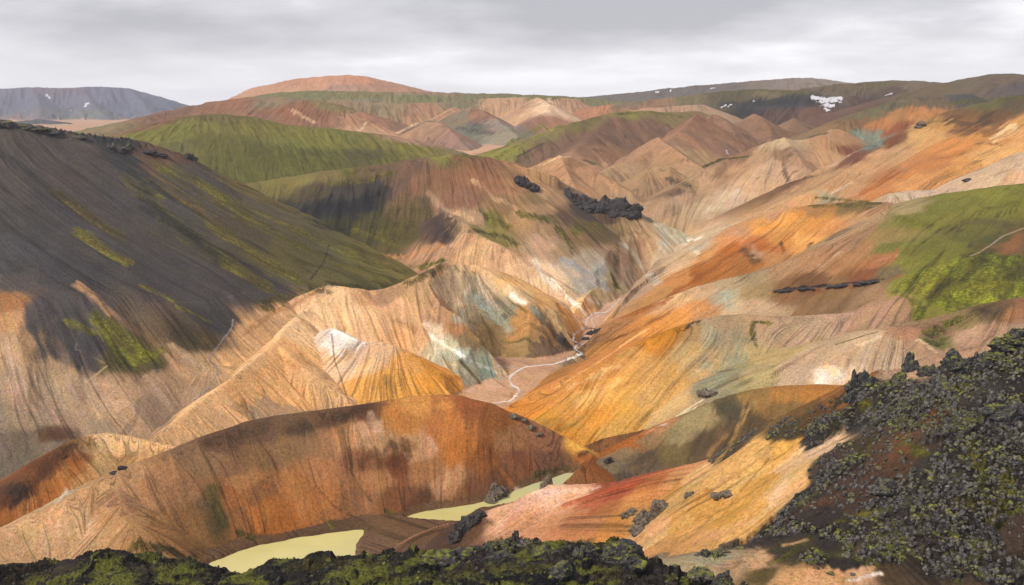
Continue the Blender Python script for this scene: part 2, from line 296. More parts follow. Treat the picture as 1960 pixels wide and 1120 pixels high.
def after(X, Y, R, Z, O):
    Ps = [[on_level(u, v) for u, v in P] for P in POOLS]; Fn = [on_level(u, v) for u, v in FAN]; Fl = [on_level(u, v) for u, v in FLOOR]
    m = (R > 440) & (R < 740) & (np.abs(X) < 320)
    x, y, z = X[m], Y[m], Z[m]; n = 2.5 * fbm(x / 9, y / 9, 3, 500)
    sf = poly_sd(x, y, Fn) + n; z = np.minimum(z, .9 + .8 * np.maximum(sf, 0) + .02 * np.abs(sf)); z = np.where(sf < 0, np.maximum(z, .5 + np.minimum(-sf * .03, .8)), z)
    sd = np.minimum(poly_sd(x, y, Ps[0]), poly_sd(x, y, Ps[1])) + n * .5; z = np.minimum(z, np.where(sd > 0, sd * 1.1 + .1, np.maximum(sd * .6, -3)))
    Z[m] = z
    m = (R > 740) & (R < 1450) & (np.abs(X) < 320)
    x, y, z = X[m], Y[m], Z[m]; sf = poly_sd(x, y, Fl) + 4 * fbm(x / 16, y / 16, 3, 510)
    Z[m] = np.minimum(z, 1.2 + .5 * fbm(x / 20, y / 20, 3, 300) + 1.1 * np.maximum(sf, 0) ** 1.05)
    return Z
# ------------------------------------------------------------------ mineral colours of the ground, with some shadow and haze painted in
K_ALB = .90
def lin(h):
    c = np.array([int(h[i:i + 2], 16) / 255. for i in (0, 2, 4)]); c = np.where(c < .04045, c / 12.92, ((c + .055) / 1.055) ** 2.4)
    c[1] += .10 * max(c[0] - c[1] * 1.6, 0)
    if c.mean() < .14 and int(h[0:2], 16) - int(h[4:6], 16) < 24: c = c * .6 + c.mean() * .4 * np.array([.97, .98, 1.08])
    elif c[1] > c[0] * .93 and c[2] < c[1] * .55: c = c * np.array([.9, .88, .72])
    c = c * (c.mean() / .33) ** .24
    return (c * K_ALB * np.array([.98, .94, .85])).astype(np.float32)
GAIN = {'red_hill': 1.22, 'rust_hill': 1.12, 'cream_hill': 1.08, 'orange_spur': 1.06, 'olive_spur': 1.18, 'brown_dome': 1.05, 'beige_dome': 1.05}
def colour_ground(T, hit):
    X, Y, Z, O, Q, D, R = (T[k] for k in 'XYZOQDR'); az, rr = T['az'], T['rr']
    hills = sorted(set(r['hill'] for r in RIDGES)); hid = {h: i for i, h in enumerate(hills)}
    own = np.array([hid[r['hill']] for r in RIDGES] + [len(hills)], np.int16)[O]    # last: valley floor
    T['own'] = own; T['hills'] = hills + ['valley_floor']
    sc = np.clip(R / 1000, .3, 5)
    st1 = fbm(Q / 6, D / 60, 3, 21); st2 = fbm(Q / 17 + 40, D / 110, 3, 33); iso = fbm(X / 14, Y / 14, 4, 51)
    iso2 = fbm(X / 11 + 50, Y / 11, 3, 55); big = fbm(X / 90, Y / 90, 3, 61)
    fine = fbm(Q / 2.2, D / 24, 2, 71)
    # where along the slopes things are, nudged so that colour bands fray down the fall line
    amp = 6 * sc
    Px = X + amp * (st1 + .8 * iso + .6 * fine); Py = Y + amp * (st1 - .6 * iso + .6 * fine); Pz = Z
    col = np.zeros(X.shape + (3,), np.float32)
    smp = []
    for line in SAMPLES.strip().splitlines():
        for it in line.split(','):
            it = it.split()
            if len(it) == 3: smp.append((float(it[0]), float(it[1]), it[2], line.startswith('770 1020')))
    per = {}
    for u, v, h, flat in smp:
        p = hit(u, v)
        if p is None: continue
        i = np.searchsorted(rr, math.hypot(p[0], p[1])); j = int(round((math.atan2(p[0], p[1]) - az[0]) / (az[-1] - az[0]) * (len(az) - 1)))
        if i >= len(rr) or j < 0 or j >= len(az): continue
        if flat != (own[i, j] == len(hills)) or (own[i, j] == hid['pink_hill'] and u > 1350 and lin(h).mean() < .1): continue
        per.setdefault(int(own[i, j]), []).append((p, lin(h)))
    print('samples', {T['hills'][k]: len(v) for k, v in per.items()})
    default = lin('a88a6c')
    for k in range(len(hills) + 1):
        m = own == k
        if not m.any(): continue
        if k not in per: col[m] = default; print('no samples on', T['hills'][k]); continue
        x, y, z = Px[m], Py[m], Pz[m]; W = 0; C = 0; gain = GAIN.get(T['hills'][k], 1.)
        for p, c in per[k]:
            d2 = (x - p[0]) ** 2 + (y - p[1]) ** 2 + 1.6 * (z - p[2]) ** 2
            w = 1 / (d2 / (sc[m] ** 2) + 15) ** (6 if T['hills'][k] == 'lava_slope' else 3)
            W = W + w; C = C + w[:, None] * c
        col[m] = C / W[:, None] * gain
    T['lava'] = np.zeros(X.shape, np.float32)
    T['green'] = np.zeros(X.shape, np.float32)
    T['snow'] = []
    def stroke(r, pts):
        """soft mask, 1 on the line and 0 at r; r in photo-scale units turned into metres at each station"""
        M = np.zeros(X.shape, np.float32); prev = None; lst = []
        for k in range(len(pts)):
            a = pts[k]; b = pts[min(k + 1, len(pts) - 1)]
            n = max(int(math.hypot(b[0] - a[0], b[1] - a[1]) / max(r * .5, 2)), 1)
            for i in range(n): lst.append((a[0] + (b[0] - a[0]) * i / n, a[1] + (b[1] - a[1]) * i / n))
        lst.append(pts[-1])
        for u, v in lst:
            p = hit(u, v)
            if p is None: continue
            dist = math.hypot(p[0], p[1]); rm = r * dist / F
            i0 = max(np.searchsorted(rr, dist - rm * 1.6) - 1, 0); i1 = np.searchsorted(rr, dist + rm * 1.6) + 1
            a0 = math.atan2(p[0], p[1]); da = rm * 1.6 / dist; f = (len(az) - 1) / (az[-1] - az[0])
            j0 = max(int((a0 - da - az[0]) * f), 0); j1 = max(int((a0 + da - az[0]) * f) + 2, 0)
            s = np.s_[i0:i1, j0:j1]
            if X[s].size == 0: continue
            wig = rm * (.25 if r < 5 else .6)
            d = np.sqrt((X[s] + wig * (st1[s] + iso2[s]) - p[0]) ** 2 + (Y[s] + wig * (st2[s] - iso2[s]) - p[1]) ** 2 + (Z[s] - p[2]) ** 2)
            M[s] = np.maximum(M[s], 1 - d / rm)
        return M
    T['stroke'] = stroke
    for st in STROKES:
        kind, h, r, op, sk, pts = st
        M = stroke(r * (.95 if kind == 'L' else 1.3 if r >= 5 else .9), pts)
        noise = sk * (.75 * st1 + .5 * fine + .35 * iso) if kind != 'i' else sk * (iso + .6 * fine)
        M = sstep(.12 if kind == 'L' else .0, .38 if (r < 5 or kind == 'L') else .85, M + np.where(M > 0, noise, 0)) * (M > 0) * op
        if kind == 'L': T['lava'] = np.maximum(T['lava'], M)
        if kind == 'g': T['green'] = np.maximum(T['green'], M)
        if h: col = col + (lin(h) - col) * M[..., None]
    T['green'] = np.maximum(T['green'], sstep(.93, 1.02, col[..., 1] / (col[..., 0] + 1e-4)) * sstep(.62, .5, col[..., 2] / (col[..., 1] + 1e-4)))
    near = np.isin(own, [hid['fore_left'], hid['fore_lava']]) & (R < 420)
    T['lava'] = np.where(near, np.maximum(T['lava'], sstep(-.35, .0, iso2 + .6 * big)), T['lava'] * sstep(-.55, -.1, iso2 + .5 * iso + .4 * big))
    brown = T['green'] * sstep(.0, .35, .5 * st2 + .6 * iso + .5 * big + .3 * fine) * .6
    col = col + (lin('5c4f38') - col) * brown[..., None]
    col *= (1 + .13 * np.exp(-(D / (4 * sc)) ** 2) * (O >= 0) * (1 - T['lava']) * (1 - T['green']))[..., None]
    # gullies and wash lines: damp darker sediment collects in them
    line = np.abs(vnoise(Q / 13 + .7 * vnoise(Q / 30, D / 35, 9), D / 120, 91)); line = np.exp(-(line / .045) ** 2) * sstep(8, 60, D) * sstep(-.2, .35, vnoise(Q / 40, D / 70, 93))
    bed = (O >= 0)
    tone = 1 + .06 * st1 + .06 * st2 + .12 * iso + .05 * fine
    tone = np.where(bed, tone, 1 + .1 * iso)
    col *= np.clip(tone, .5, 1.6)[..., None]
    col *= (1 - .28 * line * bed * (1 - T['lava']))[..., None]
    hue = (.06 * big + .05 * st2)
    col *= np.stack([1 + hue, 1 + 0 * hue, 1 - hue], -1)
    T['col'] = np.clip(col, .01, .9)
    return T
SAMPLES = """
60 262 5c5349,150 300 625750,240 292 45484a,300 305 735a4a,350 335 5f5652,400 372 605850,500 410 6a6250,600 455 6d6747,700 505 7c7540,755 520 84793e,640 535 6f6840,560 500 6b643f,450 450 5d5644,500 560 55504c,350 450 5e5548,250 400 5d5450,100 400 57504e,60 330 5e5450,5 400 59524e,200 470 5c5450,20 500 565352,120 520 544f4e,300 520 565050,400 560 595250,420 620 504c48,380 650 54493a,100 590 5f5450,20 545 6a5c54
20 615 c09468,10 680 bb9874,50 660 a58563,10 580 a8764c,50 720 b3947a,100 720 b79878,150 740 ab9078,60 800 a58c74,130 800 ab8f74,40 850 83705f,20 880 7d6f5c,200 780 bfa080,250 800 b49474,280 790 9c8068,300 720 ab8a6c,340 740 a98a6b,350 700 b79474,390 700 b89874,370 760 a88c70,230 740 b39274,310 820 9c8068,160 660 5f5450,110 660 6c5c52,120 640 5c514c,70 610 655850,230 690 6c6238,280 700 6c6238,150 690 7a6858,190 820 a89078,100 850 8a7664
480 640 c39a70,540 600 c79f78,600 560 d0a57c,640 570 dcb88e,700 600 d6b086,640 600 d9b58b,580 630 dcb78c,450 700 d3a878,400 770 d8aa78,340 800 d6a878,480 690 c9a277,560 680 d4a774,520 720 c99a68,600 720 cfa67a,560 760 cf9f6c,480 760 cd9c6a,430 800 d3a576,640 740 d4aa7c,640 680 d8b48e,700 630 d6ae84,760 640 cf9e70,800 650 cfa47a,760 590 cda27a,700 570 c39870,740 570 a98868,800 560 b6936c,850 520 c7a27a,820 600 bb9472,780 620 c49c74,720 625 d4aa80
690 700 d9b184,720 680 caa684,780 700 d79a56,830 730 dc9440,760 730 d99a4c,700 740 d59a54,860 750 d69548,660 660 cfc6c0,680 700 c9ad96
850 660 c8c0a4,880 680 a9b0a0,930 710 94a292,960 725 8a9e8e,850 690 b8a988,880 705 a8a58c,830 640 d6bfa4,900 730 a39a82
880 560 c2a888,860 600 b38a66,900 640 9c7f56,950 640 93794f,990 640 b38450,1050 640 a77f58,1080 665 7a6450,1000 610 c08f5a,910 550 cdb694,925 590 9aa59a,960 600 9c9478,870 630 b07e5a,890 650 8d7a58,1000 660 a08458
920 510 d8b488,980 540 d9ae76,1040 580 d8a870,1090 610 d79c58,1060 600 cdb080,1000 560 d0b48c
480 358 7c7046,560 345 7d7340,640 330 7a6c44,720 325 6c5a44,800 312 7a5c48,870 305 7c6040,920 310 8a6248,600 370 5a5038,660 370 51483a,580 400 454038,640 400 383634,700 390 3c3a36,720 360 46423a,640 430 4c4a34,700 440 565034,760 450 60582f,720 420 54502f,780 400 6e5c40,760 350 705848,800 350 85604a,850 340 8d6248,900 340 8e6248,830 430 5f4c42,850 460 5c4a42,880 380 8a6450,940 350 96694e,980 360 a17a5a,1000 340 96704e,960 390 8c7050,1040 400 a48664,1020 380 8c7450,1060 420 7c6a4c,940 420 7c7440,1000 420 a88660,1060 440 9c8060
900 420 a88a70,880 460 b69070,840 480 b08868,930 450 8a8048,960 490 c49c78,920 480 cba47a,1000 510 cda884,1040 550 d4b48e,1090 590 d9b894,1110 600 dcae78,1060 530 cfb498,1050 470 b0927a,1100 520 b0a08c,1140 560 bba27e,1120 540 a8a094,1150 545 a39c90
1080 480 9a8264,1120 500 a89a88,1150 520 a0a098,1100 450 88704e,1130 440 6c5c3c,1170 540 a89a78,1080 420 6a5444
1120 410 564740,1160 420 66503f,1100 430 706048,1180 440 86704e,1200 470 a08468,1180 500 9a7e66,1200 530 a08a74,1250 520 a48a70,1240 470 b49270,1270 480 b8a388,1230 440 ab8c6a,1300 470 bba384,1320 490 c0a07c,1280 440 b0a890,1330 480 b4a48e,1290 510 c0a080,1220 550 a58c74
1250 400 a5876a,1300 380 a88a6e,1340 350 a98a6c,1340 400 b09678,1400 330 ac8868,1450 300 a88868,1500 270 b09676,1480 320 b4957a,1450 350 b89878,1400 380 b89c80,1520 300 a68468,1560 330 b08a64,1600 270 a58060,1590 300 b08a68,1620 290 8a5a40,1640 300 7a4e3c,1560 350 ae8a66,1520 350 76563c,1300 430 ab9070,1600 310 b09078
1010 335 b08c66,1070 310 ac8664,1120 330 a47e60,1180 350 aa8766,1100 360 ae8a68,1050 370 a88a6c,1200 390 a08468
1150 320 a28068,1200 300 9f7a62,1250 280 a27c60,1300 260 9c765c,1280 300 a48060,1340 310 a08462,1250 330 a3835f,1320 350 a08664,1240 360 9a7e62,1290 370 7c6450,1200 340 a28464,1350 330 a8896a
1380 250 8e6a54,1400 280 8c6a56,1360 270 946e58,1440 260 8a6a56,1420 300 8a6852,1480 250 86664e,1500 300 8c6e56,1550 240 8a6c54,1380 330 866a50,1340 230 8a6450
980 290 8b8a48,1040 260 7e7448,1060 290 7c5e4c,1100 270 785c4c,1150 250 765c4c,1200 240 7a5c4a,1250 240 7c5e4c,1280 225 807048,1200 218 84804a,1120 240 70663c,1020 300 7a5f4c,1100 310 8a684e,1150 300 8c6a52,1300 235 82704a
300 260 7f8040,350 240 7c7c40,430 225 6e6638,500 245 7a763c,600 270 7c7c3e,700 270 7a783e,780 280 7c7a3c,850 300 837e3e,400 280 6c6a34,500 300 66662e,600 300 6c6e34,700 300 5e5a32,450 310 6c6c34,560 330 72743a,660 325 72703a,750 310 74723a,350 290 6c683a
220 255 857454,300 235 80624c,380 215 84624e,450 200 8c624c,520 195 84745c,560 215 8c5e48,620 220 8a5f4a,600 240 8c6450,680 230 a07a60,500 225 8a6450,340 218 80604c,640 205 7c7048
720 230 9a705a,700 250 b08c70,760 240 8f6c58,800 215 a07c62,850 220 ac866a,820 240 a88468,780 270 9a7c68,840 250 9a7a64,860 270 94766a,900 280 8e786a,880 230 807460,920 220 8e6a58,940 240 8a7c70,900 250 6c7466,980 215 a88a70,1000 230 b09478,1040 210 c4a68c,1060 200 b8987c,960 200 ac8c70,1080 200 a08068,970 270 8c8474,910 290 8c8478,1000 260 86806c,1100 215 a0705a,1150 205 a4745a,1060 240 9a705a,1200 210 8c6a54,1280 195 8a6c54,750 205 8c7a5e,700 195 80785c,880 195 7c7458
560 178 7a7a54,700 182 7e7a54,800 184 7c7c58,950 184 7a7858,1050 187 74724e
1200 202 746850,1300 195 6e6648,1400 190 605640,1440 205 3c3a38,1500 200 3e3a38,1560 195 443c38,1480 175 6e6448,1600 180 6a5c4c,1650 190 5c4640,1700 175 5a4a40,1540 215 6c4e40,1620 215 6c5044,1750 165 70604e,1680 165 665a44,1500 215 604840
1800 175 6a5c44,1700 205 66604a,1850 160 685e4a,1900 160 6a5a4a,1950 170 60524c,1850 185 54504a,1780 195 6a5c48,1640 225 70644a
1680 215 706848,1720 220 a07048,1760 215 a87248,1680 240 a86a40,1720 250 944c30,1650 235 866040,1620 240 8a6a48,1700 270 7c4c38,1660 260 7c7e70,1680 275 6c7c74,1640 260 6f7868
1200 185 6c6258,1300 175 6a6058,1400 167 6c6058,1500 157 7c7068,1560 152 80746a,1450 160 74685c
560 160 ac7c60,620 155 b48266,680 150 b07c60,740 165 a47860,600 170 b08468,650 172 a07c68,540 170 b08468,800 177 8c7460
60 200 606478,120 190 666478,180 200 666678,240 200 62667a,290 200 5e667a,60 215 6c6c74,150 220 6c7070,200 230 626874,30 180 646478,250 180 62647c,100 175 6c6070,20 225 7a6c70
60 232 4c5058,100 235 505460
1880 200 6a6440,1950 195 605440,1840 220 7c5a3a,1900 230 6e5038,1800 240 b08450,1770 260 be9462,1700 300 b8916a,1850 240 8a6040,1830 280 bf7c48,1900 260 b88048,1950 240 b88850,1780 310 b47448,1850 320 c08850,1900 300 c89860,1650 330 b48c66,1600 360 b88c64,1700 340 aa7450,1550 380 c09468,1480 410 bb8c68,1420 445 b58866,1620 380 b88a66,1580 380 a89c80,1750 350 c08654,1680 370 b27448,1930 250 c89868
1750 375 bba48c,1800 370 b8a08c,1850 360 bfa48c,1900 340 bcA68c,1950 310 b8a088,1720 378 bda88e,1940 340 c09c7c,1700 385 b89a7c
1460 430 cc8f50,1500 420 d09350,1550 430 c88748,1600 440 bd8454,1650 420 b08860,1500 460 c08044,1560 400 a87848,1640 395 80693f,1700 400 a88060,1450 470 b0643a,1400 480 b0622e,1430 500 a06434,1380 500 ab6430,1350 490 c08a58,1300 530 b87c4c,1340 520 a4602c,1260 570 b08050,1230 590 a0602c,1200 600 b4855c,1160 630 a8784e,1140 645 8c6c4a,1480 490 b07c50,1540 460 cf9454,1400 460 c2845a
1740 400 9a8a60,1660 430 a98a68,1620 460 a07c5c,1500 510 a08060,1560 500 a88060,1600 500 a27650,1650 480 a67a54,1550 540 7c5538,1500 560 8c6444,1600 560 8e6a44,1450 560 9a845e,1440 530 98886c,1400 540 a49474,1380 570 a89f88,1400 590 b8a284,1350 560 b89a78,1330 590 c58a58,1300 600 cf8a48,1250 630 cc8544,1200 660 c97c3e,1150 690 c4804a,1120 700 b87848,1090 710 a8703c,1160 670 b88048,1280 580 c49a70,1210 640 b87c48,1060 750 cb8a4c,1300 570 c9a478,1660 530 884e34,1690 500 a46a48,1600 580 8c6c4c,1650 570 9a7858,1700 460 94804c,1450 590 b89a7c,1360 600 b8885e
1000 780 cc8038,1040 760 cf8a44,1100 740 cc8a48,1150 710 c88848,1200 690 cf9a58,1260 650 c47c2c,1290 630 c07c2c,1080 790 d29448,1120 760 d6a058,1180 740 d8a055,1150 800 d28c3c,1200 780 d79c48,1260 720 cc9c5c,1230 770 cfa060,1320 670 b89a68,1330 640 a88458,1360 640 a8997c,1400 640 a09070,1390 620 a48c6c,1450 630 b09070,1500 640 ac9070,1560 630 b09478,1620 620 b4927a,1680 600 b08a6e,1720 610 a48468,1500 680 b39a68,1440 680 b49c6c,1400 700 a49a78,1350 700 b89a6c,1350 740 8f8a6e,1300 760 c0a070,1450 720 a89668,1380 730 948c6c,1100 840 cb8c3e,1060 810 b88c40,1120 860 c49848,1180 820 cf9a50,1240 800 c89c58,1530 650 b49478,1600 650 b49878
1240 840 8c6c4c,1200 870 8c7454,1160 900 7c6c54,1300 830 8c7c58,1280 870 70603c,1340 800 94845c,1400 780 5c5238,1450 760 8c6e40,1500 750 a0703c,1560 750 a46c34,1600 750 a06838,1550 780 7c5c34,1500 790 80643c,1400 830 66543a,1450 820 5c4c34,1350 850 5c4c38,1500 830 5c4c30,1380 870 64503c,1600 760 8c5c34,1560 800 6c4c30,1250 880 645440,1180 920 5c4c40
1120 870 8c4c28,1160 860 9c5424,1200 850 a85824,1230 830 a8602c,1180 840 8c5c38,1250 822 b47a54,1140 880 8a4824
1540 700 b4967a,1600 690 b89a7c,1660 670 b89c80,1700 660 b4967a,1660 650 c0a484,1740 640 aa7c60,1760 660 a8886c,1800 680 a8886e,1800 640 907058,1860 640 b09078,1900 640 a4866c,1950 600 9a6c4c,1900 600 6c5a40,1850 620 8c7a50,1580 720 cfc0ac,1540 720 b89c80,1700 700 b49a7e,1620 720 c8ac92,1780 655 6c7444,1940 640 a48870,1760 700 b0947c
1760 420 80803c,1800 400 7c7c3a,1850 380 84843c,1900 370 8a8a3c,1950 380 808034,1700 470 7c7c40,1750 480 80823c,1800 470 7a7a38,1850 450 70703a,1900 460 60603a,1940 470 7c583a,1920 500 6c7434,1800 520 8c9038,1850 540 80842f,1760 540 8c9038,1900 540 848832,1950 520 707438,1820 580 80882c,1880 570 8c9438,1740 500 888a3c,1700 520 7c6c4c,1780 600 88843c
100 840 6c4630,130 850 7c5030,160 850 a88058,190 850 d8b084,240 850 d6ad7c,300 870 cfa270,140 880 945830,80 890 6c3c24,60 920 7c4a2c,30 940 4c3428,20 960 6c3c24,100 930 a06030,160 920 c08a58,120 950 a89878,200 890 c49c6c,240 890 bc9060,330 858 d4a87c,60 970 b06c3c,10 990 a05c30,150 900 b07440
20 1010 c49c74,100 985 bb9068,180 940 b48a62,60 1030 b89468,150 1000 c09a74,100 1050 b08c66,200 980 b0835c,260 900 a8805c,300 880 9c7450,350 870 80634a,420 850 6c4c38,500 820 6c4f3c,560 810 74583f,640 800 70523a,700 790 6c4630,400 880 8a6a4c,450 890 805c40,500 880 84603f,560 860 8a6848,620 850 946c4c,300 940 a87c58,350 940 906848,260 990 ab8258,230 960 a4785a,300 1000 9c7048,350 1000 84603c,400 960 6c5638,420 1000 605030,450 950 965c38,470 920 9c6a44,450 1000 8c5c38,500 940 885838,520 970 a06030,540 1000 985828,560 930 a0683c,600 960 a4683c,600 900 a8704c,660 830 a87850,700 820 b88c6c,720 850 a8805c,760 800 b0703c,800 775 bf8448,840 775 a8683a,900 775 945030,950 800 985a30,850 820 a8683a,880 860 a0602f,800 860 b08460,760 890 744028,700 880 84543a,720 920 a06c48,700 960 8c5c40,760 960 7c4c30,820 900 9a6844,860 920 a87c5c,900 940 7c5038,850 960 744a34,920 880 945830,980 840 a0704c,1000 880 84503a,1050 880 7c543f,960 920 784c34,1080 890 6c5038,1040 850 94644a,640 990 94603c,800 965 6c4630
940 965 c08068,960 985 d4a488,1000 960 d8a88c,1050 945 e0b69c,1100 950 dba888,1000 1000 cc9474,1060 1000 c88c68,1100 990 c07a58,1120 1010 bc7c54,1160 935 b05040,1200 930 b4503c,1140 960 b85c44,1180 945 a8483a,1160 970 b06840,1250 920 c06c44,1220 950 c8844c,1300 905 cf9060,1180 1000 c08048,1260 960 cc9050,1300 960 cfa062,1350 900 d8a874,1400 890 dca866,1450 870 dfac68,1500 860 e0a858,1520 880 dcb080,1560 860 d9b48e,1580 850 dcb890,1400 930 d8a868,1350 970 d49850,1300 1010 d09a58,1260 1020 cfa070,1400 990 d0984c,1450 940 d69c50,1500 920 daae70,1450 980 d8a05c,1400 1020 d8a468,1300 1050 cc945c,1350 1040 cc9864,1260 1055 c8905c,1500 950 d8a874,1220 1000 c08850,890 1000 6c4c38,860 1020 5c4438,910 980 704c38
770 1020 7c5c40,720 1040 80604a,800 1010 7a5a40,1000 740 c49c80,1020 730 c09a7c,960 760 c49e80,1100 600 c09a80,1180 575 c0a08c,1150 600 c09a82,1110 640 c0987c,940 700 c8a284,1000 700 bc967a,1020 700 bc967a,930 740 c8a284,1140 580 b0907c,640 1030 6c5038,0 940 a89078
1640 800 48433a,1700 760 403c34,1800 740 3c3832,1900 700 39362f,1850 760 4a463c,1940 800 3a3730,1750 830 5a4a3c,1700 870 5c4536,1600 900 54443a,1650 950 584438,1550 980 4a3c34,1500 1030 483e36,1800 900 46433a,1900 900 4c4c30,1850 1000 4c4234,1930 1050 54443a,1700 1000 4c463c,1600 1020 4a4038,1750 1080 504438,1560 840 484236,1500 1060 504838
1400 1080 bb9878,1440 1075 c8a07c,1380 1070 a8a488,1500 1110 c89c70,1580 1100 cfa078,1640 1090 d0a482,1460 1100 6c5c38,1420 1110 b48c6c,1350 1100 4a4034,1600 1060 3a342c,1700 1100 5c4c38
1000 1080 2c2a26,1100 1060 2e2b26,1200 1080 2b2925,1300 1100 2c2a26,900 1080 302d27,800 1090 36332a,700 1090 38352a,600 1100 38342a,1150 1040 2e2c24,560 1090 38342a
100 1090 4a3c34,30 1095 42392a,200 1085 3f3630,250 1100 443c30,350 1095 40372c,300 1080 463c32,420 1105 382f2a,150 1105 403630
"""
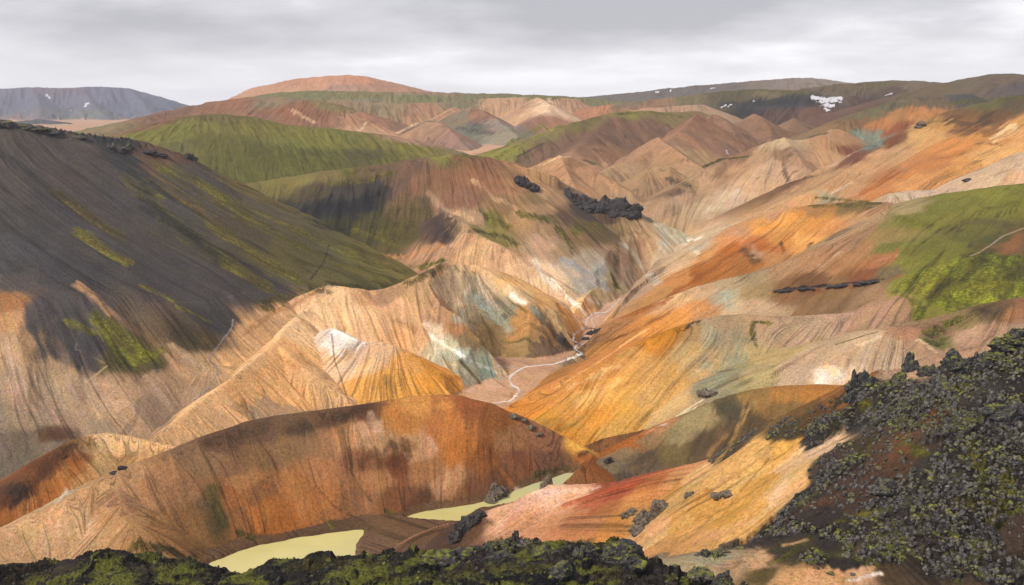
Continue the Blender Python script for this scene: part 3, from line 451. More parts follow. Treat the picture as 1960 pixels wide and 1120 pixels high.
# kind, colour, half-width, strength, raggedness, line
STROKES = [
 # moss streaks on the dark mountain
 ('g','8a8438',14,.8,1.3,[(165,450),(200,480),(240,500)]), ('g','8a8840',24,.95,.8,[(200,620),(240,660),(290,680)]), ('g','8a8a3c',20,.95,.8,[(215,650),(235,690),(300,680)]),
 ('g','807a3e',9,.8,1.0,[(130,615),(180,640)]), ('g','8c8840',7,.9,1.,[(340,585),(400,615)]), ('g','8c8840',6,.8,1.,[(270,545),(330,575)]),
 ('g','7a7538',18,.75,1.3,[(260,350),(340,430),(430,500),(510,545)]), ('g','7f7a3a',20,.8,1.3,[(300,330),(400,420),(500,500),(560,530)]), ('g','7c783a',20,.7,1.3,[(340,330),(480,420),(620,500),(740,530)]),
 ('g','857e3c',18,.7,1.2,[(380,350),(520,420),(650,480),(760,520)]), ('g','6a6234',14,.6,1.2,[(110,370),(190,430),(230,450)]),
 ('g','5c5a2c',14,.8,.8,[(500,590),(560,565),(640,545),(720,552),(800,530),(840,510)]), ('g','7a7a34',9,.9,.4,[(760,520),(800,512),(850,500)]),
 ('s','c09670',10,.95,.5,[(150,545),(180,570),(210,600)]), ('s','96745c',8,.8,.7,[(200,590),(260,630),(300,660)]),
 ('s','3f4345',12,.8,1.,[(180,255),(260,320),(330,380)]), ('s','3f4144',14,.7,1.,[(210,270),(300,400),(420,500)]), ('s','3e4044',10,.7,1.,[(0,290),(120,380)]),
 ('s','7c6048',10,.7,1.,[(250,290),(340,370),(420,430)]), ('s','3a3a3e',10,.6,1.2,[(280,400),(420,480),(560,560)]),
 ('s','74675c',2,.5,.4,[(150,640),(200,622),(235,612),(290,580),(330,578),(400,580),(470,560)]), ('s','a08a70',2.4,.6,.2,[(150,640),(145,668),(200,695)]), 
 ('s','c8a884',2.2,.6,.2,[(205,700),(165,732),(228,740),(200,765),(250,772),(212,795),(252,812),(243,828)]), ('s','403c38',3,.8,.3,[(630,470),(620,500),(595,535)]),
 ('s','6c5c30',22,.7,.7,[(370,655),(400,650)]),
 ('s','544e4a',9,.9,1.2,[(60,620),(100,680)]), ('s','4e4a48',12,.9,1.2,[(110,620),(130,670),(150,700)]), ('s','565050',10,.9,1.2,[(160,650),(180,700)]), ('s','4c4845',8,.85,1.,[(230,680),(262,722)]), ('s','4c4844',8,.85,1.,[(290,690),(300,712)]),
 ('s','c2a283',14,.7,1.,[(20,640),(30,720),(50,780)]), ('s','bfa083',12,.6,1.,[(110,700),(120,780)]), ('s','c4a484',12,.6,1.,[(170,740),(190,800)]), ('s','86705c',5,.6,.8,[(58,680),(58,740),(56,810)]),
 ('s','c8a888',10,.6,.8,[(330,665),(370,690),(400,710)]), ('s','8c7460',6,.7,.8,[(262,770),(262,800),(240,830)]), ('s','a88c74',12,.6,1.,[(290,740),(330,790)]),
 # cream hill
 ('s','e2dcd4',12,.9,.6,[(640,632),(662,645),(690,655)]), ('s','e0dad2',9,.8,.6,[(625,660),(650,680)]), ('s','a07050',9,.8,.5,[(685,655),(665,690)]), ('s','e2c49c',5,.5,.6,[(630,550),(580,600),(545,630),(525,655)]),
 ('s','e2c49c',5,.5,.6,[(525,655),(440,725),(340,800)]), ('s','b87c4c',10,.7,.7,[(530,680),(560,700)]), ('s','a87850',7,.7,.6,[(600,560),(560,585),(520,600),(470,640)]),
 ('s','e8e4d8',6,.9,.4,[(822,640),(850,660),(900,690),(950,712)]), ('s','8ca094',12,.8,.6,[(900,690),(930,705),(955,722)]), ('s','b07c54',9,.7,.6,[(760,612),(800,635)]),
 ('s','6e5644',2.4,.7,.3,[(635,640),(640,690),(655,730),(668,772)]), ('s','cf8a34',16,.7,.7,[(800,685),(850,720),(880,750)]), ('s','8c7040',10,.6,.8,[(740,725),(755,750)]),
 ('g','6c6c34',5,.8,.8,[(600,1)]) ,
 # teal cone and behind
 ('s','a5a794',14,.8,.7,[(905,560),(890,600),(880,615)]), ('s','9ea292',10,.8,.7,[(925,570),(950,600),(975,630)]), ('s','dccdb0',6,.8,.5,[(912,530),(925,560),(960,600)]), ('s','e0d4bc',6,.8,.6,[(905,530),(885,580)]),
 ('s','5c4c44',8,.7,.8,[(900,615),(915,625)]), ('s','5c4a3c',13,.7,.7,[(1070,650),(1090,668)]), ('g','6c7034',7,.8,.7,[(965,680),(1000,685)]),('g','6c6c38',5,.7,.7,[(880,690),(920,735)]),
 ('s','e8dccc',8,.9,.6,[(980,565),(1000,580)]), ('s','ece0d0',9,.9,.6,[(1060,540),(1090,570),(1120,600)]), ('s','ded6ca',8,.8,.5,[(1020,500),(1040,530),(1070,560)]), ('s','e6dccb',6,.8,.6,[(1110,570),(1145,580)]),
 ('s','96989a',10,.8,.5,[(1080,495),(1120,520),(1160,550)]), ('g','5a6030',10,.95,.7,[(895,440),(925,445),(960,452),(990,470)]), ('g','787c30',12,.8,.8,[(920,405),(970,435)]), ('g','7c7c34',12,.8,.8,[(1000,410),(1040,420)]),
 ('g','7c8030',14,.9,.8,[(1095,440),(1150,435)]), ('g','78802c',9,.9,.7,[(1175,530),(1180,548)]), ('g','5c6430',12,.8,.8,[(1070,440),(1100,480)]), ('g','68642f',10,.7,.8,[(1180,470),(1180,520)]),
 ('s','aaa69a',9,.7,.5,[(1200,470),(1230,510),(1260,540)]), ('s','a8a89c',7,.8,.5,[(1265,440),(1275,470)]), ('s','ccc0ac',6,.8,.5,[(1290,450),(1335,485)]),('s','e0d4c4',7,.9,.4,[(1320,460),(1340,455)]),
 # brown dome
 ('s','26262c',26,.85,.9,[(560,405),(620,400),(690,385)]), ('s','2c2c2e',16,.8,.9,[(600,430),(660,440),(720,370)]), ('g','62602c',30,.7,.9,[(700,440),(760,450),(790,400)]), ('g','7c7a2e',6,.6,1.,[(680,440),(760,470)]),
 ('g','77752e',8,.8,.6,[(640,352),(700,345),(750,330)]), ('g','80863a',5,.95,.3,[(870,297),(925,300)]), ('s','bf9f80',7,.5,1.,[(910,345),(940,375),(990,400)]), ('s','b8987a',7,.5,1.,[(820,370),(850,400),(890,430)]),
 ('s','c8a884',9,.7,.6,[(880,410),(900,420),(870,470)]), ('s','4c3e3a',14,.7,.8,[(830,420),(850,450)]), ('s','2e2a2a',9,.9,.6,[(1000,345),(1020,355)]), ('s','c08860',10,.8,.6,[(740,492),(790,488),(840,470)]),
 # middle distance
 ('g','99a040',7,.9,.7,[(950,300),(1000,275),(1050,250),(1100,235)]), ('g','8c9440',6,.85,.7,[(945,290),(1000,262),(1040,240)]), ('g','78783c',6,.8,.6,[(1180,218),(1240,214),(1300,222)]), ('s','3a3638',4,.7,.5,[(990,300),(1040,275)]),
 ('g','6c6c38',5,.8,.7,[(1115,305),(1150,318)]), ('g','58602c',4,.9,.5,[(1345,320),(1380,305),(1430,300)]), ('s','d0b896',3,.7,.4,[(1090,300),(1070,300),(1040,315)]), ('s','453a34',10,.8,.6,[(1285,345),(1320,355)]),
 ('s','d0b89c',6,.6,.7,[(1050,190),(1030,215),(1065,210)]), ('s','5c5058',12,.7,.7,[(900,235),(930,245)]), ('s','5f4a48',10,.8,.7,[(880,245),(940,255)]), ('s','d0b498',4,.8,.6,[(760,255),(800,235)]), ('s','ccb090',4,.8,.6,[(690,250),(700,235)]),
 ('s','c8a888',6,.6,.8,[(560,210),(600,235)]), ('s','4a4648',8,.7,.8,[(1380,200),(1450,205),(1530,205)]), ('s','38363a',9,.8,.9,[(1390,200),(1480,195),(1560,190)]), ('g','72723e',4,.8,.8,[(1540,160),(1660,163),(1720,160)]),
 ('g','666a3c',6,.7,.8,[(1350,180),(1450,172),(1560,180)]), ('g','646036',5,.9,.7,[(1550,262),(1580,255)]), ('s','7c8878',7,.9,.6,[(1640,255),(1655,275)]), ('s','7e8a7a',6,.9,.6,[(1675,262),(1688,280)]), ('s','7a3c2c',9,.7,.7,[(1740,235),(1700,280)]),
 ('s','6e3c30',9,.8,.7,[(1610,280),(1640,310)]), ('s','5e4434',6,.8,.6,[(1500,315),(1510,350),(1508,370)]), ('g','70703a',5,.8,.6,[(1560,378),(1640,385),(1680,388)]), ('s','bcb4a4',14,.35,1.,[(1370,400),(1400,370)]),
 # long ridge right
 ('s','4a3c30',10,.7,1.,[(1800,230),(1870,240),(1900,215)]), ('s','60422c',12,.6,1.,[(1840,250),(1920,250)]), ('s','b86c38',10,.6,.7,[(1700,350),(1780,310),(1850,290)]), ('s','a4582c',8,.7,.8,[(1720,330),(1640,380)]),
 ('s','4e3e30',6,.6,.9,[(1870,275),(1910,275)]), ('s','e0c49c',8,.7,.8,[(1900,270),(1940,240)]), ('s','c8b49c',4,.7,.5,[(1590,370),(1630,350)]), ('g','6a6a36',9,.7,.8,[(1820,200),(1880,190),(1950,185)]), ('s','5a4030',9,.6,1.,[(1780,235),(1830,225)]),
 # amber ridge
 ('s','9a4c20',12,.8,.9,[(1220,600),(1280,570),(1340,530)]), ('s','8c4c24',14,.85,.9,[(1330,530),(1380,500),(1420,480)]), ('s','d88c40',12,.7,.8,[(1450,440),(1500,430),(1540,410)]), ('s','5c4838',10,.8,1.,[(1430,480),(1450,500)]), ('s','a88c74',9,.7,1.,[(1440,470),(1450,490)]),
 ('s','5c4c3c',5,.9,.4,[(1495,465),(1502,480)]), ('s','5c4c3c',5,.9,.4,[(1545,472),(1550,465)]), ('s','6a5c40',6,.8,.5,[(1580,462),(1590,458)]), ('g','6a6438',8,.8,.8,[(1560,395),(1620,392),(1680,390)]), ('s','a85428',14,.6,.7,[(1450,470),(1500,480)]),
 ('s','7c502e',8,.7,.8,[(1180,620),(1140,650),(1120,670)]), ('s','a4704a',8,.7,.8,[(1150,650),(1250,590)]), ('s','4c3c34',7,.85,.6,[(1140,625),(1125,640)]), ('s','643f28',6,.7,.6,[(1160,655),(1200,640)]),
 ('s','e0b078',4,.7,.4,[(1060,745),(1150,690),(1240,630)]), ('s','9ea492',9,.8,.8,[(1390,560),(1400,590)]), ('s','2c2826',5,.95,.7,[(1490,556),(1540,550),(1600,545),(1690,535)]), ('s','844c30',8,.6,.8,[(1560,560),(1640,545)]),
 ('s','b09a80',7,.6,.8,[(1570,510),(1610,485)]), ('s','b08468',7,.6,.8,[(1680,500),(1710,490)]),('g','6a7034',5,.8,.6,[(1640,590),(1670,575)]), ('s','a8542c',8,.8,.6,[(1700,540),(1715,530)]),
 # orange hill
 ('s','b87414',14,.75,.9,[(1255,650),(1290,630),(1300,625)]), ('s','50402f',7,.9,.9,[(1315,625),(1340,615)]), ('s','e0bc88',10,.5,.9,[(1090,740),(1150,715),(1180,700)]), ('s','e4b878',12,.5,.7,[(1100,770),(1180,730)]),
 ('s','949a84',12,.55,.8,[(1410,660),(1420,690)]), ('s','8c947e',14,.6,.8,[(1360,700),(1380,730),(1350,750)]), ('s','848c78',10,.5,.8,[(1370,640),(1340,690)]), ('s','dcd0b4',5,.8,.5,[(1330,780),(1290,800),(1340,765)]), ('g','60682f',6,.8,.8,[(1440,620),(1445,660)]),
 ('g','60642e',5,.8,.6,[(1440,615),(1470,617)]), ('s','7c7448',20,.5,.8,[(1050,810),(1070,830)]), ('s','d48420',24,.5,.6,[(1080,830),(1040,790)]), ('g','5c5c2e',3,.8,.4,[(1600,660),(1660,640),(1680,636)]), ('s','e0dcd4',6,.8,.6,[(1262,815),(1275,812)]),
 # beige dome, moss field
 ('s','dcd0c2',12,.7,.9,[(1560,725),(1590,705),(1610,725)]), ('s','e8c090',8,.7,.7,[(1580,700),(1600,715)]), ('s','d8c0a0',6,.7,.5,[(1640,660),(1680,645)]), ('s','cdb294',5,.8,.4,[(1760,650),(1790,675)]), ('g','7c8430',8,.9,.6,[(1765,590),(1760,610),(1755,622)]),
 ('g','6a7030',14,.85,.7,[(1790,640),(1830,610)]), ('s','54463a',10,.8,.8,[(1860,590),(1900,600)]), ('g','86892f',10,.6,1.1,[(1700,410),(1800,440),(1900,400)]), ('g','8c9030',14,.5,1.2,[(1740,560),(1820,560),(1930,545)]), ('s','5a5236',14,.5,1.1,[(1800,440),(1860,420),(1930,430)]),
 ('s','4e4c34',10,.6,1.,[(1860,470),(1900,480),(1850,490)]), ('s','a08c7c',2.6,.8,.1,[(1958,437),(1920,452),(1895,470),(1872,485),(1856,490)]), ('s','8a5a3c',10,.7,.7,[(1950,450),(1930,480)]), ('s','4e5228',16,.5,1.1,[(1800,550),(1860,520)]), ('g','8c9234',8,.7,.8,[(1715,560),(1750,580),(1760,600)]),
 # olive spur, rust knob
 ('s','4c4836',20,.45,1.,[(1390,780),(1420,800),(1400,830)]), ('s','a88854',8,.8,.5,[(1440,770),(1420,810),(1400,850),(1370,890)]), ('s','a07c48',7,.7,.5,[(1390,830),(1360,870)]), ('s','544a34',16,.4,1.,[(1500,830),(1450,870)]), ('s','a0663a',8,.6,.7,[(1480,742),(1600,742)]),
 ('s','b0602c',7,.8,.8,[(1190,845),(1230,835)]), ('s','3f2a20',6,.8,.8,[(1110,870),(1150,845)]), ('s','4a4436',12,.5,.9,[(1180,900),(1240,870)]),
 # red hill; the dark strokes under its crest paint shadow into the colour
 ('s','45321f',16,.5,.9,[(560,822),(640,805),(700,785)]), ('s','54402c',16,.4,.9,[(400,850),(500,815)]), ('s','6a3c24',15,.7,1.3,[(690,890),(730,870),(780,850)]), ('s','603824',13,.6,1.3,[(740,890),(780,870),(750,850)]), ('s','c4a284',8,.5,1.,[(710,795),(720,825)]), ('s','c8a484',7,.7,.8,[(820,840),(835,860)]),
 ('s','d08c4c',12,.6,.8,[(780,770),(860,775)]), ('s','c0703a',9,.6,.8,[(860,800),(940,880),(980,930)]), ('g','666428',14,.9,.7,[(240,1050),(265,1040),(290,1060)]), ('g','5a5a28',12,.85,.8,[(300,1050),(340,1060),(370,1065)]), ('g','6a6a28',10,.95,.6,[(460,1020),(485,1030)]), ('g','7c7c28',5,.95,.6,[(630,995),(634,1010)]),
 ('g','5a5a30',12,.6,.9,[(410,930),(420,980),(430,1010)]), ('g','5c5c30',8,.85,.7,[(1020,910),(1090,898)]), ('g','60622c',5,.8,.7,[(740,980),(755,985)]), ('s','c89a70',8,.6,.8,[(250,985),(200,1040)]), ('s','c8a07a',10,.5,.8,[(100,1010),(40,1060)]), ('s','3c2a20',2.5,.6,.3,[(590,880),(605,930),(640,970),(700,1000)]), ('s','3c2a20',2.5,.6,.3,[(670,900),(690,935),(710,960)]),
 # rust hill
 ('s','5a3824',14,.7,1.2,[(140,850),(110,880),(60,930),(20,970)]), ('s','3c2a20',9,.8,1.,[(50,940),(30,965),(60,950)]), ('s','b0602c',9,.6,.9,[(150,890),(90,960),(30,1000)]), ('s','c8ccc0',7,.6,.7,[(130,940),(110,960)]), ('s','a07848',8,.6,1.,[(130,845),(170,840)]),
 # pink hill
 ('s','b03c34',10,.8,.5,[(1080,965),(1140,945),(1190,932),(1230,922)]), ('s','b84c3c',10,.6,.6,[(1120,990),(1180,950)]), ('s','e4c0ac',12,.6,.5,[(1000,945),(1080,938),(1140,935)]), ('s','d49848',8,.6,.8,[(1380,960),(1450,920),(1520,860)]), ('s','a86c30',5,.6,.9,[(1300,1040),(1380,990),(1470,880)]),
 ('s','7a6c50',7,.6,.7,[(1340,1010),(1360,990)]), ('s','5c5038',6,.95,.4,[(1368,948),(1395,942)]), ('s','e2c8a8',14,.35,.8,[(1540,860),(1480,950),(1440,1000)]), ('s','6c4034',8,.85,.7,[(900,985),(940,1000),(890,1010)]), ('s','a85838',6,.8,.8,[(890,1010),(905,990)]),
 # lava slopes : masks for broken black rock
 ('L','463c34',60,1,.4,[(1640,760),(1700,760),(1800,740),(1900,700),(1960,700)]), ('L','463c34',50,1,.4,[(1560,830),(1640,800),(1740,790),(1860,790),(1960,780)]), ('L','463c34',34,1,.4,[(1630,880),(1540,950),(1440,1030),(1360,1065)]),
 ('L','463c34',80,1,.4,[(1850,850),(1960,850),(1960,950),(1800,930),(1720,1000),(1850,1020)]), ('L','463c34',36,1,.4,[(1500,1010),(1620,1020),(1560,1070),(1700,1060)]), ('L','463c34',60,1,.4,[(1800,1080),(1900,1090),(1960,1100)]),
 ('i','6c4735',24,1.,.6,[(1790,790),(1740,830),(1690,880),(1640,930),(1590,960)]), ('i','6c4a38',12,.9,.8,[(1560,960),(1500,1010)]), ('g','74772a',12,.8,1.,[(1640,760),(1670,800)]), ('g','74772a',12,.8,1.,[(1730,850),(1800,880)]), ('g','787c28',20,.65,.8,[(1930,920),(1955,950),(1930,980)]), ('g','80842c',9,.8,1.,[(1600,1000),(1650,980),(1720,970)]),
 ('g','70742a',12,.8,1.,[(1840,960),(1900,1000),(1860,860)]), ('g','70762a',10,.9,.8,[(1470,1080),(1500,1070),(1550,1030)]), ('s','c9a27c',8,.95,.3,[(1500,1045),(1540,1035)]), ('s','4c3a30',24,.7,.8,[(1850,1090),(1900,1060),(1960,1070)]), ('g','55582a',14,.7,.9,[(1600,830),(1650,870),(1680,820)]),
 ('L','463c34',70,1,.3,[(880,1080),(1000,1080),(1150,1080),(1300,1110)]), ('L','463c34',30,1,.3,[(950,1040),(1100,1050),(1200,1050)]), ('g','666a20',14,.4,.9,[(860,1060),(940,1050),(1040,1050),(1130,1035)]), ('g','64681f',16,.4,.9,[(560,1095),(660,1080),(760,1075),(850,1070)]),
 ('g','60641f',16,.4,.9,[(1140,1040),(1210,1060),(1150,1090)]), ('g','5c6020',14,.4,.9,[(980,1110),(1050,1100),(700,1105)]), ('g','5c5c2a',10,.4,.9,[(230,1075),(300,1085),(360,1095)]), ('g','585a2a',10,.4,.9,[(0,1100),(80,1092),(130,1085)]), ('s','38302c',10,.8,.6,[(140,1090),(190,1085)]),
 ('s','dcd4cc',9,.9,.4,[(1620,1108),(1680,1098)]), ('g','70742a',7,.9,.8,[(1650,1075),(1680,1078)]),
]
STROKES = [s for s in STROKES if len(s[5]) > 1 or s[5][0][1] > 200]
# ------------------------------------------------------------------ materials
def new_mat(name):
    m = bpy.data.materials.new(name); m.use_nodes = True; nt = m.node_tree; nt.nodes.clear(); return m, nt
class NB:
    def __init__(s, nt): s.nt = nt
    def n(s, t, ins={}, **kw):
        nd = s.nt.nodes.new(t)
        for k, v in kw.items(): setattr(nd, k, v)
        for k, v in ins.items():
            if hasattr(v, 'is_linked') or isinstance(v, bpy.types.NodeSocket): s.nt.links.new(v, nd.inputs[k])
            else: nd.inputs[k].default_value = v
        return nd
    def noise(s, vec, scale, det=4, rough=.6):
        return s.n('ShaderNodeTexNoise', {'Vector': vec, 'Scale': scale, 'Detail': det, 'Roughness': rough}).outputs[0]
    def mth(s, op, a, b=0., c=0., clamp=False):
        nd = s.n('ShaderNodeMath', {0: a, 1: b, 2: c}, operation=op); nd.use_clamp = clamp; return nd.outputs[0]
    def rng(s, v, a, b, c, d):
        return s.n('ShaderNodeMapRange', {0: v, 1: a, 2: b, 3: c, 4: d}).outputs[0]
    def mix(s, f, a, b, bt='MIX'):
        nd = s.n('ShaderNodeMixRGB', {0: f, 1: a, 2: b}, blend_type=bt); return nd.outputs[0]
def ground_material():
    m, nt = new_mat('mineral_ground'); B = NB(nt)
    colr = B.n('ShaderNodeAttribute', attribute_name='Col').outputs['Color']
    qd = B.n('ShaderNodeAttribute', attribute_name='qd').outputs['Vector']
    wts = B.n('ShaderNodeSeparateXYZ', {0: B.n('ShaderNodeAttribute', attribute_name='wts').outputs['Vector']})
    lava, green = wts.outputs[0], wts.outputs[1]
    geo = B.n('ShaderNodeNewGeometry'); pos = geo.outputs['Position']
    st_v = B.n('ShaderNodeMapping', {'Vector': qd, 'Scale': (1, .09, 1)}).outputs[0]
    st = B.noise(st_v, .55, 5, .65); st2 = B.noise(st_v, .16, 3, .6)
    gr = B.noise(pos, .45, 6, .75); gr2 = B.noise(pos, 1.7, 3, .7); pt = B.noise(pos, .06, 4, .6)
    gm = B.noise(pos, .95, 5, .7)
    v = B.mth('ADD', B.rng(st, .3, .7, .96, 1.04), B.rng(gr, .36, .64, -.22, .22)); v = B.mth('ADD', v, B.rng(gr2, .36, .64, -.14, .14)); v = B.mth('ADD', v, B.rng(gm, .36, .64, -.15, .15)); v = B.mth('ADD', v, B.rng(pt, .3, .7, -.10, .10))
    v = B.mth('MULTIPLY', v, B.rng(st2, .35, .7, .93, 1.06))
    # rills: thin dark wash lines running down the slopes
    rv = B.n('ShaderNodeMapping', {'Vector': qd, 'Scale': (1, .035, 1)}).outputs[0]
    r1 = B.mth('ABSOLUTE', B.mth('SUBTRACT', B.noise(rv, .055, 4, .55), .5)); r2 = B.mth('ABSOLUTE', B.mth('SUBTRACT', B.noise(rv, .19, 3, .6), .52))
    rill = B.mth('MULTIPLY', B.rng(r1, 0, .022, 1, 0), B.rng(B.noise(pos, .012, 3), .44, .54, 0, 1)); rill2 = B.mth('MULTIPLY', B.rng(r2, 0, .05, 1, 0), B.rng(B.noise(pos, .03, 3), .38, .54, 0, 1))
    rl = B.mth('MAXIMUM', rill, B.mth('MULTIPLY', rill2, .18))
    v = B.mth('MULTIPLY', v, B.mth('SUBTRACT', 1., B.mth('MULTIPLY', rl, .55)))
    spk = B.rng(B.noise(pos, .55, 3, .6), .60, .68, 0, 1); v = B.mth('MULTIPLY', v, B.mth('SUBTRACT', 1., B.mth('MULTIPLY', spk, .35)))
    c = B.mix(1., colr, B.n('ShaderNodeCombineXYZ', {0: v, 1: v, 2: v}).outputs[0], 'MULTIPLY')
    tn = B.n('ShaderNodeTexNoise', {'Vector': pos, 'Scale': .22, 'Detail': 5., 'Roughness': .7}).outputs['Color']; tn2 = B.n('ShaderNodeTexNoise', {'Vector': st_v, 'Scale': .2, 'Detail': 4., 'Roughness': .65}).outputs['Color']
    for t_ in (tn, tn2):
        sp_ = B.n('ShaderNodeSeparateXYZ', {0: t_}); c = B.mix(1., c, B.n('ShaderNodeCombineXYZ', {0: B.rng(sp_.outputs[0], .35, .65, .95, 1.07), 1: B.rng(sp_.outputs[1], .35, .65, .975, 1.025), 2: B.rng(sp_.outputs[2], .35, .65, .9, 1.12)}).outputs[0], 'MULTIPLY')
    # moss cushions: patchy yellow and deep green
    mg = B.noise(pos, .35, 5, .7); mg2 = B.noise(st_v, .35, 4, .6)
    mcol = B.mix(B.rng(mg, .42, .58, 0, 1), (.45, .42, .45, 1), (1.3, 1.3, 1.0, 1)); mcol2 = B.mix(B.rng(mg2, .42, .58, 0, 1), (.6, .55, .65, 1), (1.25, 1.25, 1.0, 1)); mcol2 = B.mix(1., mcol2, B.mix(B.rng(B.noise(B.n('ShaderNodeMapping', {'Vector': qd, 'Scale': (1, .25, 1)}).outputs[0], .085, 4, .6), .42, .56, 0, 1), (.55, .5, .7, 1), (1.3, 1.35, 1.1, 1)), 'MULTIPLY')
    mm = B.mix(1., mcol, mcol2, 'MULTIPLY')
    c = B.mix(B.mth('MULTIPLY', green, .8), c, B.mix(1., c, mm, 'MULTIPLY'))
    # lava rubble: grey broken stones, moss on the tops
    vo = B.n('ShaderNodeTexVoronoi', {'Vector': pos, 'Scale': .9}); vc = B.n('ShaderNodeSeparateXYZ', {0: vo.outputs['Color']})
    rub = B.mth('MULTIPLY', B.rng(vc.outputs[0], 0, 1, .4, 2.2), B.rng(gr2, .3, .7, .6, 1.4))
    rub = B.mth('MULTIPLY', rub, .62)
    rubc = B.mix(1., c, B.n('ShaderNodeCombineXYZ', {0: rub, 1: rub, 2: rub}).outputs[0], 'MULTIPLY')
    c = B.mix(lava, c, rubc)
    nz = B.n('ShaderNodeSeparateXYZ', {0: geo.outputs['Normal']}).outputs[2]
    mo = B.mth('MULTIPLY', B.rng(nz, .74, .9, 0, 1), B.rng(B.noise(pos, .07, 6, .6), .49, .56, 0, 1)); mo = B.mth('MULTIPLY', mo, lava)
    c = B.mix(B.mth('MULTIPLY', mo, .85), c, B.mix(B.noise(pos, 1.2, 3), (.03, .034, .006, 1), (.19, .19, .025, 1)))
    h = B.mth('ADD', B.mth('MULTIPLY', gr, 1.6), B.mth('MULTIPLY', gr2, .35)); h = B.mth('ADD', h, B.mth('MULTIPLY', st, .45))
    h = B.mth('ADD', h, B.mth('MULTIPLY', B.mth('MULTIPLY', B.mth('SUBTRACT', 1., vo.outputs['Distance']), lava), 1.2)); h = B.mth('ADD', h, B.mth('MULTIPLY', B.mth('MULTIPLY', mg, green), 1.2))
    bp = B.n('ShaderNodeBump', {'Height': h, 'Strength': .9, 'Distance': 1.5})
    bs = B.n('ShaderNodeBsdfPrincipled', {'Base Color': c, 'Roughness': .95, 'Normal': bp.outputs[0]}); bs.inputs['Specular IOR Level'].default_value = .12
    B.n('ShaderNodeOutputMaterial', {0: bs.outputs[0]}); return m
GROUND = ground_material()

def tag(o, label=None, cat=None, group=None, kind=None):
    if label: o['label'] = label
    if cat: o['category'] = cat
    if group: o['group'] = group
    if kind: o['kind'] = kind
    return o
def mesh_np(name, verts, faces, mat, smooth_=True, parent=None):
    me = bpy.data.meshes.new(name); verts = np.ascontiguousarray(verts, np.float32); faces = np.ascontiguousarray(faces, np.int32)
    n = faces.shape[1]
    me.vertices.add(len(verts)); me.vertices.foreach_set('co', verts.ravel())
    me.loops.add(faces.size); me.loops.foreach_set('vertex_index', faces.ravel())
    me.polygons.add(len(faces)); me.polygons.foreach_set('loop_start', np.arange(0, faces.size, n, dtype=np.int32)); 
    me.polygons.foreach_set('use_smooth', np.full(len(faces), smooth_, bool))
    me.update(calc_edges=True); me.validate(clean_customdata=False)
    if mat: me.materials.append(mat)
    o = bpy.data.objects.new(name, me); scene.collection.objects.link(o)
    if parent: o.parent = parent
    return o
def sheet(name, T, fmask, mat, lift=0.):
    """the grid cells in fmask (rows-1, cols-1) as one mesh"""
    nr, nc = T['X'].shape
    ii, jj = np.nonzero(fmask)
    a = ii * nc + jj; f = np.stack([a, a + 1, a + nc + 1, a + nc], 1)      # outward normals up
    used, inv = np.unique(f, return_inverse=True); f = inv.reshape(f.shape)
    V = np.stack([T['X'].ravel()[used], T['Y'].ravel()[used], T['Z'].ravel()[used] + lift], 1)
    o = mesh_np(name, V, f, mat)
    me = o.data
    c = np.ones((len(used), 4), np.float32); c[:, :3] = T['col'].reshape(-1, 3)[used]
    at_ = me.attributes.new('Col', 'FLOAT_COLOR', 'POINT'); at_.data.foreach_set('color', c.ravel())
    q = np.zeros((len(used), 3), np.float32); q[:, 0] = T['Q'].ravel()[used]; q[:, 1] = T['D'].ravel()[used]
    at_ = me.attributes.new('qd', 'FLOAT_VECTOR', 'POINT'); at_.data.foreach_set('vector', q.ravel())
    q = np.zeros((len(used), 3), np.float32); q[:, 0] = T['lava'].ravel()[used]; q[:, 1] = T['green'].ravel()[used]
    at_ = me.attributes.new('wts', 'FLOAT_VECTOR', 'POINT'); at_.data.foreach_set('vector', q.ravel())
    return o

import time as _t; _t0 = _t.time()
NA, NR = 1500, 2300
T = build(NA, NR); hit = make_hitter(T); print('terrain', _t.time() - _t0)
T = colour_ground(T, hit); print('colour', _t.time() - _t0)
# broken relief of the lava
_wx = T['X'] + 3 * fbm(T['X'] / 12, T['Y'] / 12, 2, 460); _wy = T['Y'] + 3 * fbm(T['X'] / 12, T['Y'] / 12, 2, 470)
def steps(h, k): f = np.floor(h * k); r = h * k - f; return (f + sstep(.25, .75, r)) / k
jag = steps(ridged(_wx / 17, _wy / 17, 4, 400, .42), 2.0) * 3.8 + fbm(T['X'] / 34, T['Y'] / 34, 3, 420) * 2.0 + steps(vnoise(_wx / 4, _wy / 4, 430), 3.) * .45 - 1.5
T['Z'] = (T['Z'] + jag * T['lava']).astype(np.float32)
LABELS = {}
fo = T['own'][:-1, :-1]
for k, nm in enumerate(T['hills']):
    m = fo == k
    if not m.any(): continue
    tag(sheet('valley_floor' if nm == 'valley_floor' else nm, T, m, GROUND), kind='structure')
print('meshes', _t.time() - _t0)
